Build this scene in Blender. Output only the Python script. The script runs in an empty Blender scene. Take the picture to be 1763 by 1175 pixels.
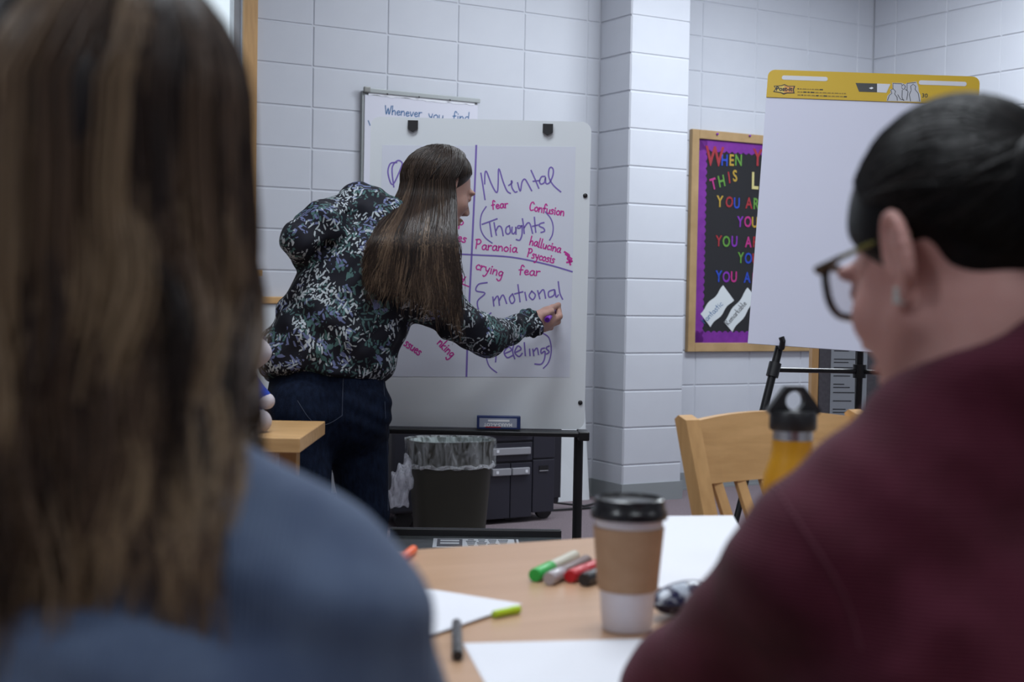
import bpy, bmesh, math, random
import numpy as np
from mathutils import Vector, Matrix
rnd = random.Random(7)
sc = bpy.context.scene
COL = sc.collection
V = Vector

# ------------------------------------------------------------------ camera
FPX, PITCH, ROLL, HC = 2449.0, .0318, .0178, 1.116
cam_d = bpy.data.cameras.new('camera'); cam = bpy.data.objects.new('camera', cam_d); COL.objects.link(cam)
cam_d.sensor_fit = 'HORIZONTAL'; cam_d.sensor_width = 36.0; cam_d.lens = FPX*36.0/1763.0
cam_d.clip_start = .05; cam_d.clip_end = 100
cam.matrix_world = Matrix.Translation((0, 0, HC)) @ Matrix.Rotation(math.pi/2-PITCH, 4, 'X') @ Matrix.Rotation(ROLL, 4, 'Z')
cam_d.dof.use_dof = True; cam_d.dof.focus_distance = 4.75; cam_d.dof.aperture_fstop = 4.8
sc.camera = cam
# ------------------------------------------------------------------ colour management, world
sc.view_settings.view_transform = 'Standard'; sc.view_settings.look = 'None'
sc.view_settings.gamma = 1.0; sc.view_settings.use_curve_mapping = False
sc.view_settings.exposure = 0.0
w = bpy.data.worlds.new('overcast_sky'); sc.world = w; w.use_nodes = True
w.node_tree.nodes['Background'].inputs[0].default_value = (.78, .90, 1.0, 1)
w.node_tree.nodes['Background'].inputs[1].default_value = 1.15
# ------------------------------------------------------------------ room frame
TH = .5314
ES = V((math.cos(TH), math.sin(TH), 0)); EN = V((math.sin(TH), -math.cos(TH), 0))   # along the block wall / out of it into the room
D0 = 7.6976
def W(s, off=0.0, z=0.0): return V((0, D0, 0)) + ES*s + EN*off + V((0, 0, z))
CEIL = 3.2512
CAMP = V((0, 0, HC))
def ray(px, py):
    dx, dy = px-881.5, py-587.5
    c, s = math.cos(ROLL), math.sin(ROLL)
    X, Y = c*dx+s*dy, -s*dx+c*dy
    u = -Y/FPX; cp, sp = math.cos(PITCH), math.sin(PITCH)
    return V((X/FPX, cp+u*sp, -sp+u*cp))
def J(px, py, d):            # pixel at distance d along the room's depth
    r = ray(px, py); return CAMP + r*(d/r.y)
def onZ(px, py, z):
    r = ray(px, py); return CAMP + r*((z-HC)/r.z)
def onplane(px, py, p0, n):
    r = ray(px, py); return CAMP + r*((p0-CAMP).dot(n)/r.dot(n))
def sOf(px, py, off=0.0): return (onplane(px, py, W(0, off), EN)-W(0, off)).dot(ES)
def zOf(px, py, off=0.0): return onplane(px, py, W(0, off), EN).z
# ------------------------------------------------------------------ lights (ceiling fixtures' lamps)
def area(name, loc, sx, sy, power, col, rz=0.0):
    l = bpy.data.lights.new(name, 'AREA'); l.shape = 'RECTANGLE'; l.size = sx; l.size_y = sy; l.energy = power; l.color = col
    o = bpy.data.objects.new(name, l); COL.objects.link(o); o.location = loc; o.rotation_euler = (0, 0, rz)
    return o
COOL = (.86, .93, 1.0)
FIX = [(1.2, 1.75, 72), (-2.3, 3.5, 33), (-2.7, 5.1, 29), (.5, 4.6, 12), (-3.3, 7.4, 17), (-5.6, 5.6, 26), (-.4, 7.4, 10), (-.25, 1.25, 18)]        # along wall, out from wall, watts; rear ones and the copier's are added unseen fill
for i, (s, o, p) in enumerate(FIX):
    area('ceiling_lamp', W(s, o, CEIL-.035), 1.15, .55, p, COOL, TH)

# ------------------------------------------------------------------ object helpers
PM = {}
def setp(o, label=None, cat=None, group=None, kind=None):
    if label: o['label'] = label
    if cat: o['category'] = cat
    if group: o['group'] = group
    if kind: o['kind'] = kind
    return o
def thing(name, label, cat, loc=(0, 0, 0), rotz=0.0, group=None, kind=None):
    o = bpy.data.objects.new(name, None); COL.objects.link(o); o.empty_display_size = .05
    o.location = loc; o.rotation_euler = (0, 0, rotz)
    PM[o.name] = Matrix.Translation(V(loc)) @ Matrix.Rotation(rotz, 4, 'Z')
    return setp(o, label, cat, group, kind)
def link(name, me, mat, parent=None, world=False, label=None):
    o = bpy.data.objects.new(name, me); COL.objects.link(o)
    if mat is not None:
        if isinstance(mat, (list, tuple)):
            for m in mat: me.materials.append(m)
        elif not me.materials: me.materials.append(mat)
    PM[o.name] = Matrix.Identity(4)
    if parent is not None:
        if world: me.transform(PM[parent.name].inverted())
        o.parent = parent; PM[o.name] = PM[parent.name].copy()
    if label: o['label'] = label
    return o
def copy_tree(o, parent=None):
    c = o.copy(); COL.objects.link(c); c.parent = parent
    PM[c.name] = PM[o.name].copy()
    for ch in o.children: copy_tree(ch, c)
    return c
def np_mesh(name, verts, quads, smooth=True, attr=None):
    me = bpy.data.meshes.new(name); n = len(verts); q = len(quads); k = quads.shape[1]
    me.vertices.add(n); me.vertices.foreach_set('co', np.asarray(verts, np.float32).ravel())
    me.loops.add(q*k); me.loops.foreach_set('vertex_index', np.asarray(quads, np.int32).ravel())
    me.polygons.add(q); me.polygons.foreach_set('loop_start', np.arange(0, q*k, k, dtype=np.int32))
    me.polygons.foreach_set('loop_total', np.full(q, k, np.int32))
    if smooth: me.polygons.foreach_set('use_smooth', np.ones(q, bool))
    if attr is not None:
        a = me.attributes.new('tint', 'FLOAT', 'POINT'); a.data.foreach_set('value', np.asarray(attr, np.float32))
    me.update(calc_edges=True); me.validate()
    return me
class MB:
    def __init__(s): s.v = []; s.f = []; s.sm = []
    def add(s, vs, fs, M=None, smooth=False):
        b = len(s.v)
        s.v += [tuple(M @ V(p)) if M is not None else tuple(p) for p in vs]
        s.f += [tuple(b+i for i in f) for f in fs]; s.sm += [smooth]*len(fs)
        return s
    def box(s, c, size, M=None, bev=0.0):
        cx, cy, cz = c; x, y, z = [a/2 for a in size]
        if bev <= 0:
            vs = [(cx+i*x, cy+j*y, cz+k*z) for i in (-1, 1) for j in (-1, 1) for k in (-1, 1)]
            fs = [(0, 1, 3, 2), (4, 6, 7, 5), (0, 4, 5, 1), (2, 3, 7, 6), (0, 2, 6, 4), (1, 5, 7, 3)]
            return s.add(vs, fs, M)
        bm = bmesh.new(); bmesh.ops.create_cube(bm, size=1.0)
        for v in bm.verts: v.co = V((v.co.x*2*x+cx, v.co.y*2*y+cy, v.co.z*2*z+cz))
        bmesh.ops.bevel(bm, geom=bm.edges[:], offset=min(bev, .49*min(size)), segments=2, affect='EDGES', profile=.5)
        bm.verts.ensure_lookup_table()
        vs = [v.co.copy() for v in bm.verts]; fs = [[v.index for v in f.verts] for f in bm.faces]; bm.free()
        return s.add(vs, fs, M)
    def tube(s, pts, r, n=8, M=None, caps=True, closed=False, flat=None):
        pts = [V(p) for p in pts]; m = len(pts); rs = r if isinstance(r, (list, tuple)) else [r]*m
        vs = []; fs = []
        prev = None
        for i, p in enumerate(pts):
            a = pts[(i-1) % m] if (closed or i > 0) else p; b = pts[(i+1) % m] if (closed or i < m-1) else p
            t = (b-a)
            t = t.normalized() if t.length > 1e-9 else V((0, 0, 1))
            if prev is None:
                up = V((0, 0, 1)) if abs(t.z) < .9 else V((1, 0, 0))
                if flat is not None: up = V(flat)
                x = t.cross(up).normalized()
            else:
                x = (prev - t*prev.dot(t)).normalized()
            prev = x; y = x.cross(t)
            for k in range(n):
                an = 2*math.pi*k/n
                vs.append(p + x*(math.cos(an)*rs[i]) + y*(math.sin(an)*rs[i]))
        e = m if closed else m-1
        for i in range(e):
            for k in range(n):
                j = (i+1) % m
                fs.append((i*n+k, i*n+(k+1) % n, j*n+(k+1) % n, j*n+k))
        if caps and not closed: fs += [tuple(range(n-1, -1, -1)), tuple((m-1)*n+k for k in range(n))]
        return s.add(vs, fs, M, True)
    def lathe(s, prof, n=24, M=None, sx=1.0, sy=1.0, smooth=True, closed_end=True, pw=2.0):
        vs = []; fs = []
        for r, z in prof:
            for k in range(n):
                a = 2*math.pi*k/n; ca, sa = math.cos(a), math.sin(a)
                if pw != 2.0:
                    q = (abs(ca)**pw+abs(sa)**pw)**(-1/pw); ca *= q; sa *= q
                vs.append((r*ca*sx, r*sa*sy, z))
        m = len(prof)
        for i in range(m-1):
            for k in range(n): fs.append((i*n+k, i*n+(k+1) % n, (i+1)*n+(k+1) % n, (i+1)*n+k))
        if closed_end:
            fs.append(tuple(range(n-1, -1, -1))); fs.append(tuple((m-1)*n+k for k in range(n)))
        return s.add(vs, fs, M, smooth)
    def prism(s, poly, z0, z1, M=None, smooth_side=False):
        n = len(poly)
        vs = [(x, y, z0) for x, y in poly]+[(x, y, z1) for x, y in poly]
        fs = [tuple(range(n-1, -1, -1)), tuple(range(n, 2*n))]
        s.add(vs, fs+[(i, (i+1) % n, n+(i+1) % n, n+i) for i in range(n)], M)
        return s
    def mesh(s, name='mesh'):
        me = bpy.data.meshes.new(name); me.from_pydata(s.v, [], s.f)
        me.polygons.foreach_set('use_smooth', s.sm)
        bm = bmesh.new(); bm.from_mesh(me); bmesh.ops.recalc_face_normals(bm, faces=bm.faces[:])
        # keep hard edges where faces meet at an angle
        for e in bm.edges:
            if len(e.link_faces) == 2 and e.calc_face_angle(0) > .7: e.smooth = False
        bm.to_mesh(me); bm.free(); me.update()
        return me
    def build(s, name, mat, parent=None, world=False, label=None):
        return link(name, s.mesh(name), mat, parent, world, label)
def rrect(wd, ht, r, n=5, cx=0, cy=0):
    p = []
    for sx, sy, a0 in ((1, 1, 0), (-1, 1, 90), (-1, -1, 180), (1, -1, 270)):
        for i in range(n+1):
            a = math.radians(a0+90*i/n)
            p.append((cx+sx*(wd/2-r)+r*math.cos(a), cy+sy*(ht/2-r)+r*math.sin(a)))
    return p
def frame(o, x, y, z):        # matrix from origin and axes
    m = Matrix.Identity(4)
    for i in range(3): m[i][0] = x[i]; m[i][1] = y[i]; m[i][2] = z[i]; m[i][3] = o[i]
    return m

# ------------------------------------------------------------------ materials
def mat(name, col, rough=.6, col2=None, nscale=8.0, stretch=(1, 1, 1), bump=0.0, bscale=60.0, metal=0.0, spec=.5, sss=0.0, coat=0.0, detail=4.0, emit=None, alpha=1.0, sheen=0.0, contrast=(.35, .65)):
    m = bpy.data.materials.new(name); m.use_nodes = True
    nt = m.node_tree; b = nt.nodes['Principled BSDF']; L = nt.links
    b.inputs['Base Color'].default_value = (*col, 1); b.inputs['Roughness'].default_value = rough
    b.inputs['Metallic'].default_value = metal; b.inputs['Specular IOR Level'].default_value = spec
    if sss: b.inputs['Subsurface Weight'].default_value = sss; b.inputs['Subsurface Radius'].default_value = (.012, .005, .003); b.inputs['Subsurface Scale'].default_value = 1.0
    if coat: b.inputs['Coat Weight'].default_value = coat
    if sheen: b.inputs['Sheen Weight'].default_value = sheen; b.inputs['Sheen Roughness'].default_value = .5
    if alpha < 1: b.inputs['Alpha'].default_value = alpha
    if emit: b.inputs['Emission Color'].default_value = (*emit[0], 1); b.inputs['Emission Strength'].default_value = emit[1]
    if col2 is not None or bump:
        tc = nt.nodes.new('ShaderNodeTexCoord'); mp = nt.nodes.new('ShaderNodeMapping'); mp.inputs['Scale'].default_value = stretch
        L.new(tc.outputs['Object'], mp.inputs['Vector'])
    if col2 is not None:
        nz = nt.nodes.new('ShaderNodeTexNoise'); nz.inputs['Scale'].default_value = nscale; nz.inputs['Detail'].default_value = detail
        L.new(mp.outputs[0], nz.inputs['Vector'])
        cr = nt.nodes.new('ShaderNodeValToRGB'); cr.color_ramp.elements[0].position = contrast[0]; cr.color_ramp.elements[1].position = contrast[1]
        cr.color_ramp.elements[0].color = (*col, 1); cr.color_ramp.elements[1].color = (*col2, 1)
        L.new(nz.outputs['Fac'], cr.inputs[0]); L.new(cr.outputs[0], b.inputs['Base Color'])
    if bump:
        n2 = nt.nodes.new('ShaderNodeTexNoise'); n2.inputs['Scale'].default_value = bscale; n2.inputs['Detail'].default_value = 3
        L.new(mp.outputs[0], n2.inputs['Vector'])
        bp = nt.nodes.new('ShaderNodeBump'); bp.inputs['Strength'].default_value = min(1, bump*4); bp.inputs['Distance'].default_value = .002*max(.3, bump*3)
        L.new(n2.outputs['Fac'], bp.inputs['Height']); L.new(bp.outputs[0], b.inputs['Normal'])
    return m
def wood(name, c1, c2, axis=(1, 12, 12), rough=.42, scale=3.0):
    m = mat(name, c1, rough, c2, scale, axis, bump=.04, bscale=30, contrast=(.3, .7), detail=6)
    return m
def knit(name, c1, c2, axis, scale, rough=.85):
    """fine ribbed jersey: wave lines as relief, mottled colour"""
    m = mat(name, c1, rough, c2, 22, (1, 1, 1), sheen=.08, spec=.2)
    nt = m.node_tree; b = nt.nodes['Principled BSDF']
    tc = nt.nodes.new('ShaderNodeTexCoord'); wv = nt.nodes.new('ShaderNodeTexWave'); wv.bands_direction = axis
    wv.inputs['Scale'].default_value = scale; wv.inputs['Distortion'].default_value = .6; wv.inputs['Detail'].default_value = 1.5
    nt.links.new(tc.outputs['Object'], wv.inputs['Vector'])
    bp = nt.nodes.new('ShaderNodeBump'); bp.inputs['Strength'].default_value = .5; bp.inputs['Distance'].default_value = .002
    nt.links.new(wv.outputs['Fac'], bp.inputs['Height']); nt.links.new(bp.outputs[0], b.inputs['Normal'])
    return m
def hairmat(name, stops, rough=.42, spec=.35):
    m = bpy.data.materials.new(name); m.use_nodes = True; nt = m.node_tree; b = nt.nodes['Principled BSDF']
    at = nt.nodes.new('ShaderNodeAttribute'); at.attribute_name = 'tint'
    cr = nt.nodes.new('ShaderNodeValToRGB'); els = cr.color_ramp.elements
    while len(els) < len(stops): els.new(.5)
    for e, (p, c) in zip(els, stops): e.position = p; e.color = (*c, 1)
    nt.links.new(at.outputs['Fac'], cr.inputs[0]); nt.links.new(cr.outputs[0], b.inputs['Base Color'])
    b.inputs['Roughness'].default_value = rough; b.inputs['Specular IOR Level'].default_value = spec
    return m
def glassy(name, col, mixfac, rough=.05, wrinkle=None):
    m = bpy.data.materials.new(name); m.use_nodes = True; nt = m.node_tree; nt.nodes.clear()
    o = nt.nodes.new('ShaderNodeOutputMaterial'); mx = nt.nodes.new('ShaderNodeMixShader'); t = nt.nodes.new('ShaderNodeBsdfTransparent')
    p = nt.nodes.new('ShaderNodeBsdfPrincipled'); p.inputs['Base Color'].default_value = (*col, 1); p.inputs['Roughness'].default_value = rough
    mx.inputs[0].default_value = mixfac
    if wrinkle:
        tc = nt.nodes.new('ShaderNodeTexCoord'); nz = nt.nodes.new('ShaderNodeTexNoise'); nz.inputs['Scale'].default_value = wrinkle[0]; nz.inputs['Detail'].default_value = 3; nz.inputs['Distortion'].default_value = 1.5
        mp = nt.nodes.new('ShaderNodeMapping'); mp.inputs['Scale'].default_value = (1, 1, .35); mr = nt.nodes.new('ShaderNodeMapRange')
        mr.inputs[1].default_value = .38; mr.inputs[2].default_value = .72; mr.inputs[3].default_value = wrinkle[1]; mr.inputs[4].default_value = wrinkle[2]
        bp = nt.nodes.new('ShaderNodeBump'); bp.inputs['Strength'].default_value = .8; bp.inputs['Distance'].default_value = .01
        nt.links.new(tc.outputs['Object'], mp.inputs[0]); nt.links.new(mp.outputs[0], nz.inputs['Vector']); nt.links.new(nz.outputs['Fac'], mr.inputs[0]); nt.links.new(mr.outputs[0], mx.inputs[0])
        nt.links.new(nz.outputs['Fac'], bp.inputs['Height']); nt.links.new(bp.outputs[0], p.inputs['Normal'])
    nt.links.new(t.outputs[0], mx.inputs[1]); nt.links.new(p.outputs[0], mx.inputs[2]); nt.links.new(mx.outputs[0], o.inputs[0])
    return m
def floral(name):
    """dark cloth scattered with small leaf sprigs in white, teal and lavender"""
    m = bpy.data.materials.new(name); m.use_nodes = True; nt = m.node_tree; L = nt.links; b = nt.nodes['Principled BSDF']
    b.inputs['Roughness'].default_value = .75; b.inputs['Specular IOR Level'].default_value = .25
    N = nt.nodes.new
    tc = N('ShaderNodeTexCoord')
    dist = N('ShaderNodeTexNoise'); dist.inputs['Scale'].default_value = 14
    base = (.0075, .008, .014, 1); cur = None
    def layer(scale, a, bb, seed, colour, cur, clump, keep):
        mp = N('ShaderNodeMapping'); mp.inputs['Location'].default_value = (seed, seed*1.7, seed*.6); mp.inputs['Rotation'].default_value = (seed, seed*.5, seed*2)
        L.new(tc.outputs['Object'], mp.inputs[0])
        vo = N('ShaderNodeTexVoronoi'); vo.inputs['Scale'].default_value = scale; L.new(mp.outputs[0], vo.inputs['Vector'])
        sb = N('ShaderNodeVectorMath'); sb.operation = 'SUBTRACT'; L.new(mp.outputs[0], sb.inputs[0])
        L.new(vo.outputs['Position'], sb.inputs[1])
        sx = N('ShaderNodeSeparateColor'); L.new(vo.outputs['Color'], sx.inputs[0])
        an = N('ShaderNodeMath'); an.operation = 'MULTIPLY'; an.inputs[1].default_value = 6.283; L.new(sx.outputs[0], an.inputs[0])
        vr = N('ShaderNodeVectorRotate'); vr.rotation_type = 'AXIS_ANGLE'; vr.inputs['Axis'].default_value = (.25, 1, .2)
        L.new(sb.outputs[0], vr.inputs['Vector']); L.new(an.outputs[0], vr.inputs['Angle'])
        ms = N('ShaderNodeVectorMath'); ms.operation = 'MULTIPLY'; ms.inputs[1].default_value = (scale/a, scale/(a*2.2), scale/bb); L.new(vr.outputs[0], ms.inputs[0])
        ln = N('ShaderNodeVectorMath'); ln.operation = 'LENGTH'; L.new(ms.outputs[0], ln.inputs[0])
        lt = N('ShaderNodeMath'); lt.operation = 'LESS_THAN'; lt.inputs[1].default_value = 1.0; L.new(ln.outputs['Value'], lt.inputs[0])
        nz = N('ShaderNodeTexNoise'); nz.inputs['Scale'].default_value = clump; L.new(mp.outputs[0], nz.inputs['Vector'])
        gt = N('ShaderNodeMath'); gt.operation = 'GREATER_THAN'; gt.inputs[1].default_value = keep; L.new(nz.outputs['Fac'], gt.inputs[0])
        mu = N('ShaderNodeMath'); mu.operation = 'MULTIPLY'; L.new(lt.outputs[0], mu.inputs[0]); L.new(gt.outputs[0], mu.inputs[1])
        mx = N('ShaderNodeMix'); mx.data_type = 'RGBA'; L.new(mu.outputs[0], mx.inputs['Factor'])
        if cur is None: mx.inputs['A'].default_value = base
        else: L.new(cur, mx.inputs['A'])
        mx.inputs['B'].default_value = (*colour, 1)
        return mx.outputs['Result']
    for args in ((56, .60, .19, 1.3, (.06, .125, .12)), (54, .60, .17, 5.1, (.13, .15, .28)), (62, .6, .17, 9.4, (.055, .11, .11)), (58, .62, .13, 3.2, (.36, .40, .42)), (74, .5, .17, 7.7, (.42, .46, .49))):
        sc_, a, bb, sd, c = args
        cur = layer(sc_, a, bb, sd, c, cur, 13, .55 if sd in (1.3, 9.4) else .555)
    L.new(cur, b.inputs['Base Color'])
    return m

# ------------------------------------------------------------------ signed-distance modelling (for bodies and cloth)
class SDF:
    def __init__(s, h=.007): s.h = h; s.ops = []; s.disp = None
    def rc(s, a, b, r1, r2=None, k=.02, op='u', ax=None, fl=1.0):
        s.ops.append(('rc', np.array(a, float), np.array(b, float), r1, r1 if r2 is None else r2, k, op, None if ax is None else np.array(V(ax).normalized()), fl)); return s
    def chain(s, pts, rs, k=.02, **kw):
        for i in range(len(pts)-1): s.rc(pts[i], pts[i+1], rs[i], rs[i+1], k, **kw)
        return s
    def ell(s, c, r, R=None, k=.02, op='u'):
        s.ops.append(('el', np.array(c, float), np.array(r, float), np.eye(3) if R is None else np.array(R, float), k, op)); return s
    def cut(s, p, n, k=.004): s.ops.append(('cut', np.array(p, float), np.array(V(n).normalized()), k)); return s
    def mesh(s, name='mesh'):
        lo = np.full(3, 1e9); hi = -lo
        for o in s.ops:
            if o[0] == 'rc' and o[6] == 'u':
                m = max(o[3], o[4])/min(1, 1); lo = np.minimum(lo, np.minimum(o[1], o[2])-m); hi = np.maximum(hi, np.maximum(o[1], o[2])+m)
            if o[0] == 'el' and o[5] == 'u':
                m = max(o[2]); lo = np.minimum(lo, o[1]-m); hi = np.maximum(hi, o[1]+m)
        h = s.h; lo -= 4*h; hi += 4*h
        n = np.ceil((hi-lo)/h).astype(int)+1
        D = np.full(n, .5, np.float32)
        axs = [lo[i]+h*np.arange(n[i]) for i in range(3)]
        def smin(a, b, k):
            q = np.clip(.5+.5*(b-a)/k, 0, 1); return b+(a-b)*q-k*q*(1-q)
        for o in s.ops:
            if o[0] == 'cut':
                _, p, nn, k = o
                pl = (nn[0]*(axs[0]-p[0]))[:, None, None]+(nn[1]*(axs[1]-p[1]))[None, :, None]+(nn[2]*(axs[2]-p[2]))[None, None, :]
                D = -smin(-D, -pl.astype(np.float32), k); continue
            if o[0] == 'rc':
                _, a, b, r1, r2, k, op, ax, fl = o; m = max(r1, r2)+k+3*h; l2, h2 = np.minimum(a, b)-m, np.maximum(a, b)+m
            else:
                _, c, r, R, k, op = o; m = max(r)+k+3*h; l2, h2 = c-m, c+m
            i0 = np.clip(((l2-lo)/h).astype(int), 0, n-1); i1 = np.clip(((h2-lo)/h).astype(int)+2, 1, n)
            if np.any(i1 <= i0): continue
            sl = tuple(slice(i0[i], i1[i]) for i in range(3))
            P = np.stack(np.meshgrid(*[axs[i][sl[i]].astype(np.float32) for i in range(3)], indexing='ij'), -1)
            if o[0] == 'rc':
                q = P-a.astype(np.float32); ba = (b-a).astype(np.float32); L2 = max(float(ba@ba), 1e-12)
                t = np.clip((q@ba)/L2, 0, 1)
                q = q-t[..., None]*ba
                if ax is not None:
                    q = q+((q@ax.astype(np.float32))*(1/fl-1))[..., None]*ax.astype(np.float32)
                d = np.sqrt((q*q).sum(-1))-(r1+(r2-r1)*t)
                if ax is not None: d = d*max(fl, .7) if fl < 1 else d
            else:
                q = (P-c.astype(np.float32))@R.astype(np.float32)      # columns of R are the local axes
                rr = r.astype(np.float32); k0 = np.sqrt(((q/rr)**2).sum(-1)); k1 = np.sqrt(((q/rr**2)**2).sum(-1))+1e-9
                d = k0*(k0-1)/k1
            S = D[sl]
            D[sl] = smin(S, d, k) if op == 'u' else -smin(-S, d, k)
        if s.disp is not None:
            X, Y, Z = np.meshgrid(*[a.astype(np.float32) for a in axs], indexing='ij')
            D = D+np.where(np.abs(D) < .06, s.disp(X, Y, Z), 0).astype(np.float32)
        return surface_nets(D, lo, h, name)
def surface_nets(D, lo, h, name):
    S = D < 0
    c = [(i, j, k) for i in (0, 1) for j in (0, 1) for k in (0, 1)]
    nx, ny, nz = [a-1 for a in D.shape]
    cnt = np.zeros((nx, ny, nz), np.int8)
    for i, j, k in c: cnt += S[i:i+nx, j:j+ny, k:k+nz]
    act = np.argwhere((cnt > 0) & (cnt < 8))
    vals = np.stack([D[act[:, 0]+i, act[:, 1]+j, act[:, 2]+k] for i, j, k in c], 1)
    C = np.array(c, float); acc = np.zeros((len(act), 3)); num = np.zeros(len(act))
    for a in range(8):
        for b in range(a+1, 8):
            if np.abs(C[a]-C[b]).sum() != 1: continue
            m = (vals[:, a] < 0) != (vals[:, b] < 0)
            t = vals[m, a]/(vals[m, a]-vals[m, b])
            acc[m] += C[a]+t[:, None]*(C[b]-C[a]); num[m] += 1
    vs = lo+h*(act+acc/num[:, None])
    ids = np.full((nx, ny, nz), -1, np.int32); ids[act[:, 0], act[:, 1], act[:, 2]] = np.arange(len(act))
    Q = []
    for ax in range(3):
        sl0 = [slice(1, -1)]*3; sl1 = [slice(1, -1)]*3; sl0[ax] = slice(0, -1); sl1[ax] = slice(1, None)
        A, B = S[tuple(sl0)], S[tuple(sl1)]
        for flag in (0, 1):
            e = np.argwhere((A & ~B) if flag == 0 else (~A & B))
            off = np.ones(3, int); off[ax] = 0; e = e+off
            u, v = [(1, 2), (2, 0), (0, 1)][ax]
            du = np.zeros(3, int); du[u] = 1; dv = np.zeros(3, int); dv[v] = 1
            g = lambda x: ids[x[:, 0], x[:, 1], x[:, 2]]
            q = np.stack([g(e-du-dv), g(e-dv), g(e), g(e-du)], 1)
            Q.append(q if flag == 0 else q[:, ::-1])
    Q = np.concatenate(Q); Q = Q[(Q >= 0).all(1)]
    return np_mesh(name, vs, Q)
def strands_mesh(name, P, r, tint, sides=3):
    """P (n,m,3) polylines, r (n,) or (n,m) radii, tint (n,) or (n,m)"""
    n, m, _ = P.shape
    T = np.gradient(P, axis=1); T /= np.linalg.norm(T, axis=2, keepdims=True)+1e-9
    ref = np.array([.31, .93, .2]); X = np.cross(T, ref); X /= np.linalg.norm(X, axis=2, keepdims=True)+1e-9; Y = np.cross(T, X)
    r = np.broadcast_to(np.asarray(r), (n, m)) if np.ndim(r) == 2 else np.repeat(np.asarray(r)[:, None], m, 1)
    tp = np.linspace(0, 1, m); r = r*(1-.75*np.clip((tp-.75)/.25, 0, 1))[None]
    vs = np.empty((n, m, sides, 3))
    for k in range(sides):
        a = 2*math.pi*k/sides; vs[:, :, k] = P+X*(math.cos(a)*r)[..., None]+Y*(math.sin(a)*r)[..., None]
    idx = np.arange(n*m*sides).reshape(n, m, sides)
    q = [np.stack([idx[:, :-1, k], idx[:, :-1, (k+1) % sides], idx[:, 1:, (k+1) % sides], idx[:, 1:, k]], -1).reshape(-1, 4) for k in range(sides)]
    t = np.asarray(tint); t = np.repeat(t[:, None], m, 1) if t.ndim == 1 else t
    return np_mesh(name, vs.reshape(-1, 3), np.concatenate(q), True, np.repeat(t.reshape(-1), sides))

# ================================================================== materials used
M_WALL = mat('painted_block', (.55, .568, .622), .55, (.585, .603, .652), 3, bump=.12, bscale=240)
M_JOINT = mat('painted_joint', (.565, .583, .635), .6)
M_CEIL = mat('ceiling_tile', (.75, .76, .78), .9, bump=.1, bscale=200)
M_CARPET = mat('carpet', (.15, .115, .13), .95, (.25, .2, .22), 160, bump=.4, bscale=500)
M_BASE = mat('grey_vinyl', (.26, .28, .29), .5)
M_OAK = wood('oak', (.54, .31, .125), (.68, .41, .18), (2, 14, 14))
M_OAKZ = wood('oak_upright', (.52, .295, .115), (.66, .39, .165), (14, 14, 1.5))
M_OAKT = wood('oak_laminate', (.50, .30, .175), (.57, .355, .22), (1.2, 10, 1), rough=.28, scale=4)
M_OAKF = wood('oak_frame', (.36, .23, .10), (.47, .31, .15), (3, 3, 3))
M_BLACK = mat('black_plastic', (.012, .012, .014), .38)
M_BMETAL = mat('black_metal', (.010, .010, .012), .35, metal=.2)
M_WHITEB = mat('whiteboard_enamel', (.70, .73, .76), .22, coat=.3)
M_PAPER = mat('white_paper', (.78, .79, .84), .8)
M_PAPERC = mat('chart_paper', (.63, .65, .735), .75)
M_GREY = mat('grey_metal', (.36, .38, .38), .4, metal=.6)

# ================================================================== room shell
SC = sOf(1504.7, 40)                        # where the two block walls meet
S_LEFT, N_BACK = -7.2, 9.4                   # extents of the room outside the picture
def slab(name, pts, z0, z1, m, parent=None):
    return MB().prism([(p.x, p.y) for p in pts], z0, z1).build(name, m, parent)
corners = [W(S_LEFT, 0), W(SC, 0), W(SC, N_BACK), W(S_LEFT, N_BACK)]
ext = [W(S_LEFT-.2, -.2), W(SC+.2, -.2), W(SC+.2, N_BACK+.2), W(S_LEFT-.2, N_BACK+.2)]
fl = setp(slab('floor', ext, -.1, 0, M_CARPET), 'mauve grey speckled carpet floor of the classroom', 'floor', kind='structure')
ce = setp(slab('ceiling', ext, CEIL, CEIL+.1, M_CEIL), 'white tiled ceiling above the classroom', 'ceiling', kind='structure')
# window opening in the block wall, behind the hair of the left foreground person
WS1 = sOf(419, 40); WS0 = WS1-1.35; WZ0, WZ1 = 1.2192, 2.8448
wl = thing('wall_back', 'white painted concrete block wall with stacked joints', 'wall', W(0, 0), TH, kind='structure')
def wbox(mb, s0, s1, o0, o1, z0, z1):        # local frame of wall_back: x along wall, y = -out
    mb.box(((s0+s1)/2, -(o0+o1)/2, (z0+z1)/2), (s1-s0, o1-o0, z1-z0)); return mb
b = MB(); OJ = -.0045
wbox(b, S_LEFT-.2, WS0, -.2, OJ, 0, CEIL); wbox(b, WS1, SC+.2, -.2, OJ, 0, CEIL)
wbox(b, WS0, WS1, -.2, OJ, 0, WZ0); wbox(b, WS0, WS1, -.2, OJ, WZ1, CEIL)
b.build('mortar', M_JOINT, wl)
PL, PR, PD = .5361, .9333, .2986
wbox(MB(), PL+.006, PR-.006, OJ, PD+OJ, 0, CEIL).build('pillar_core', M_JOINT, wl)
BH = .2032; JT = .007
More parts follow.
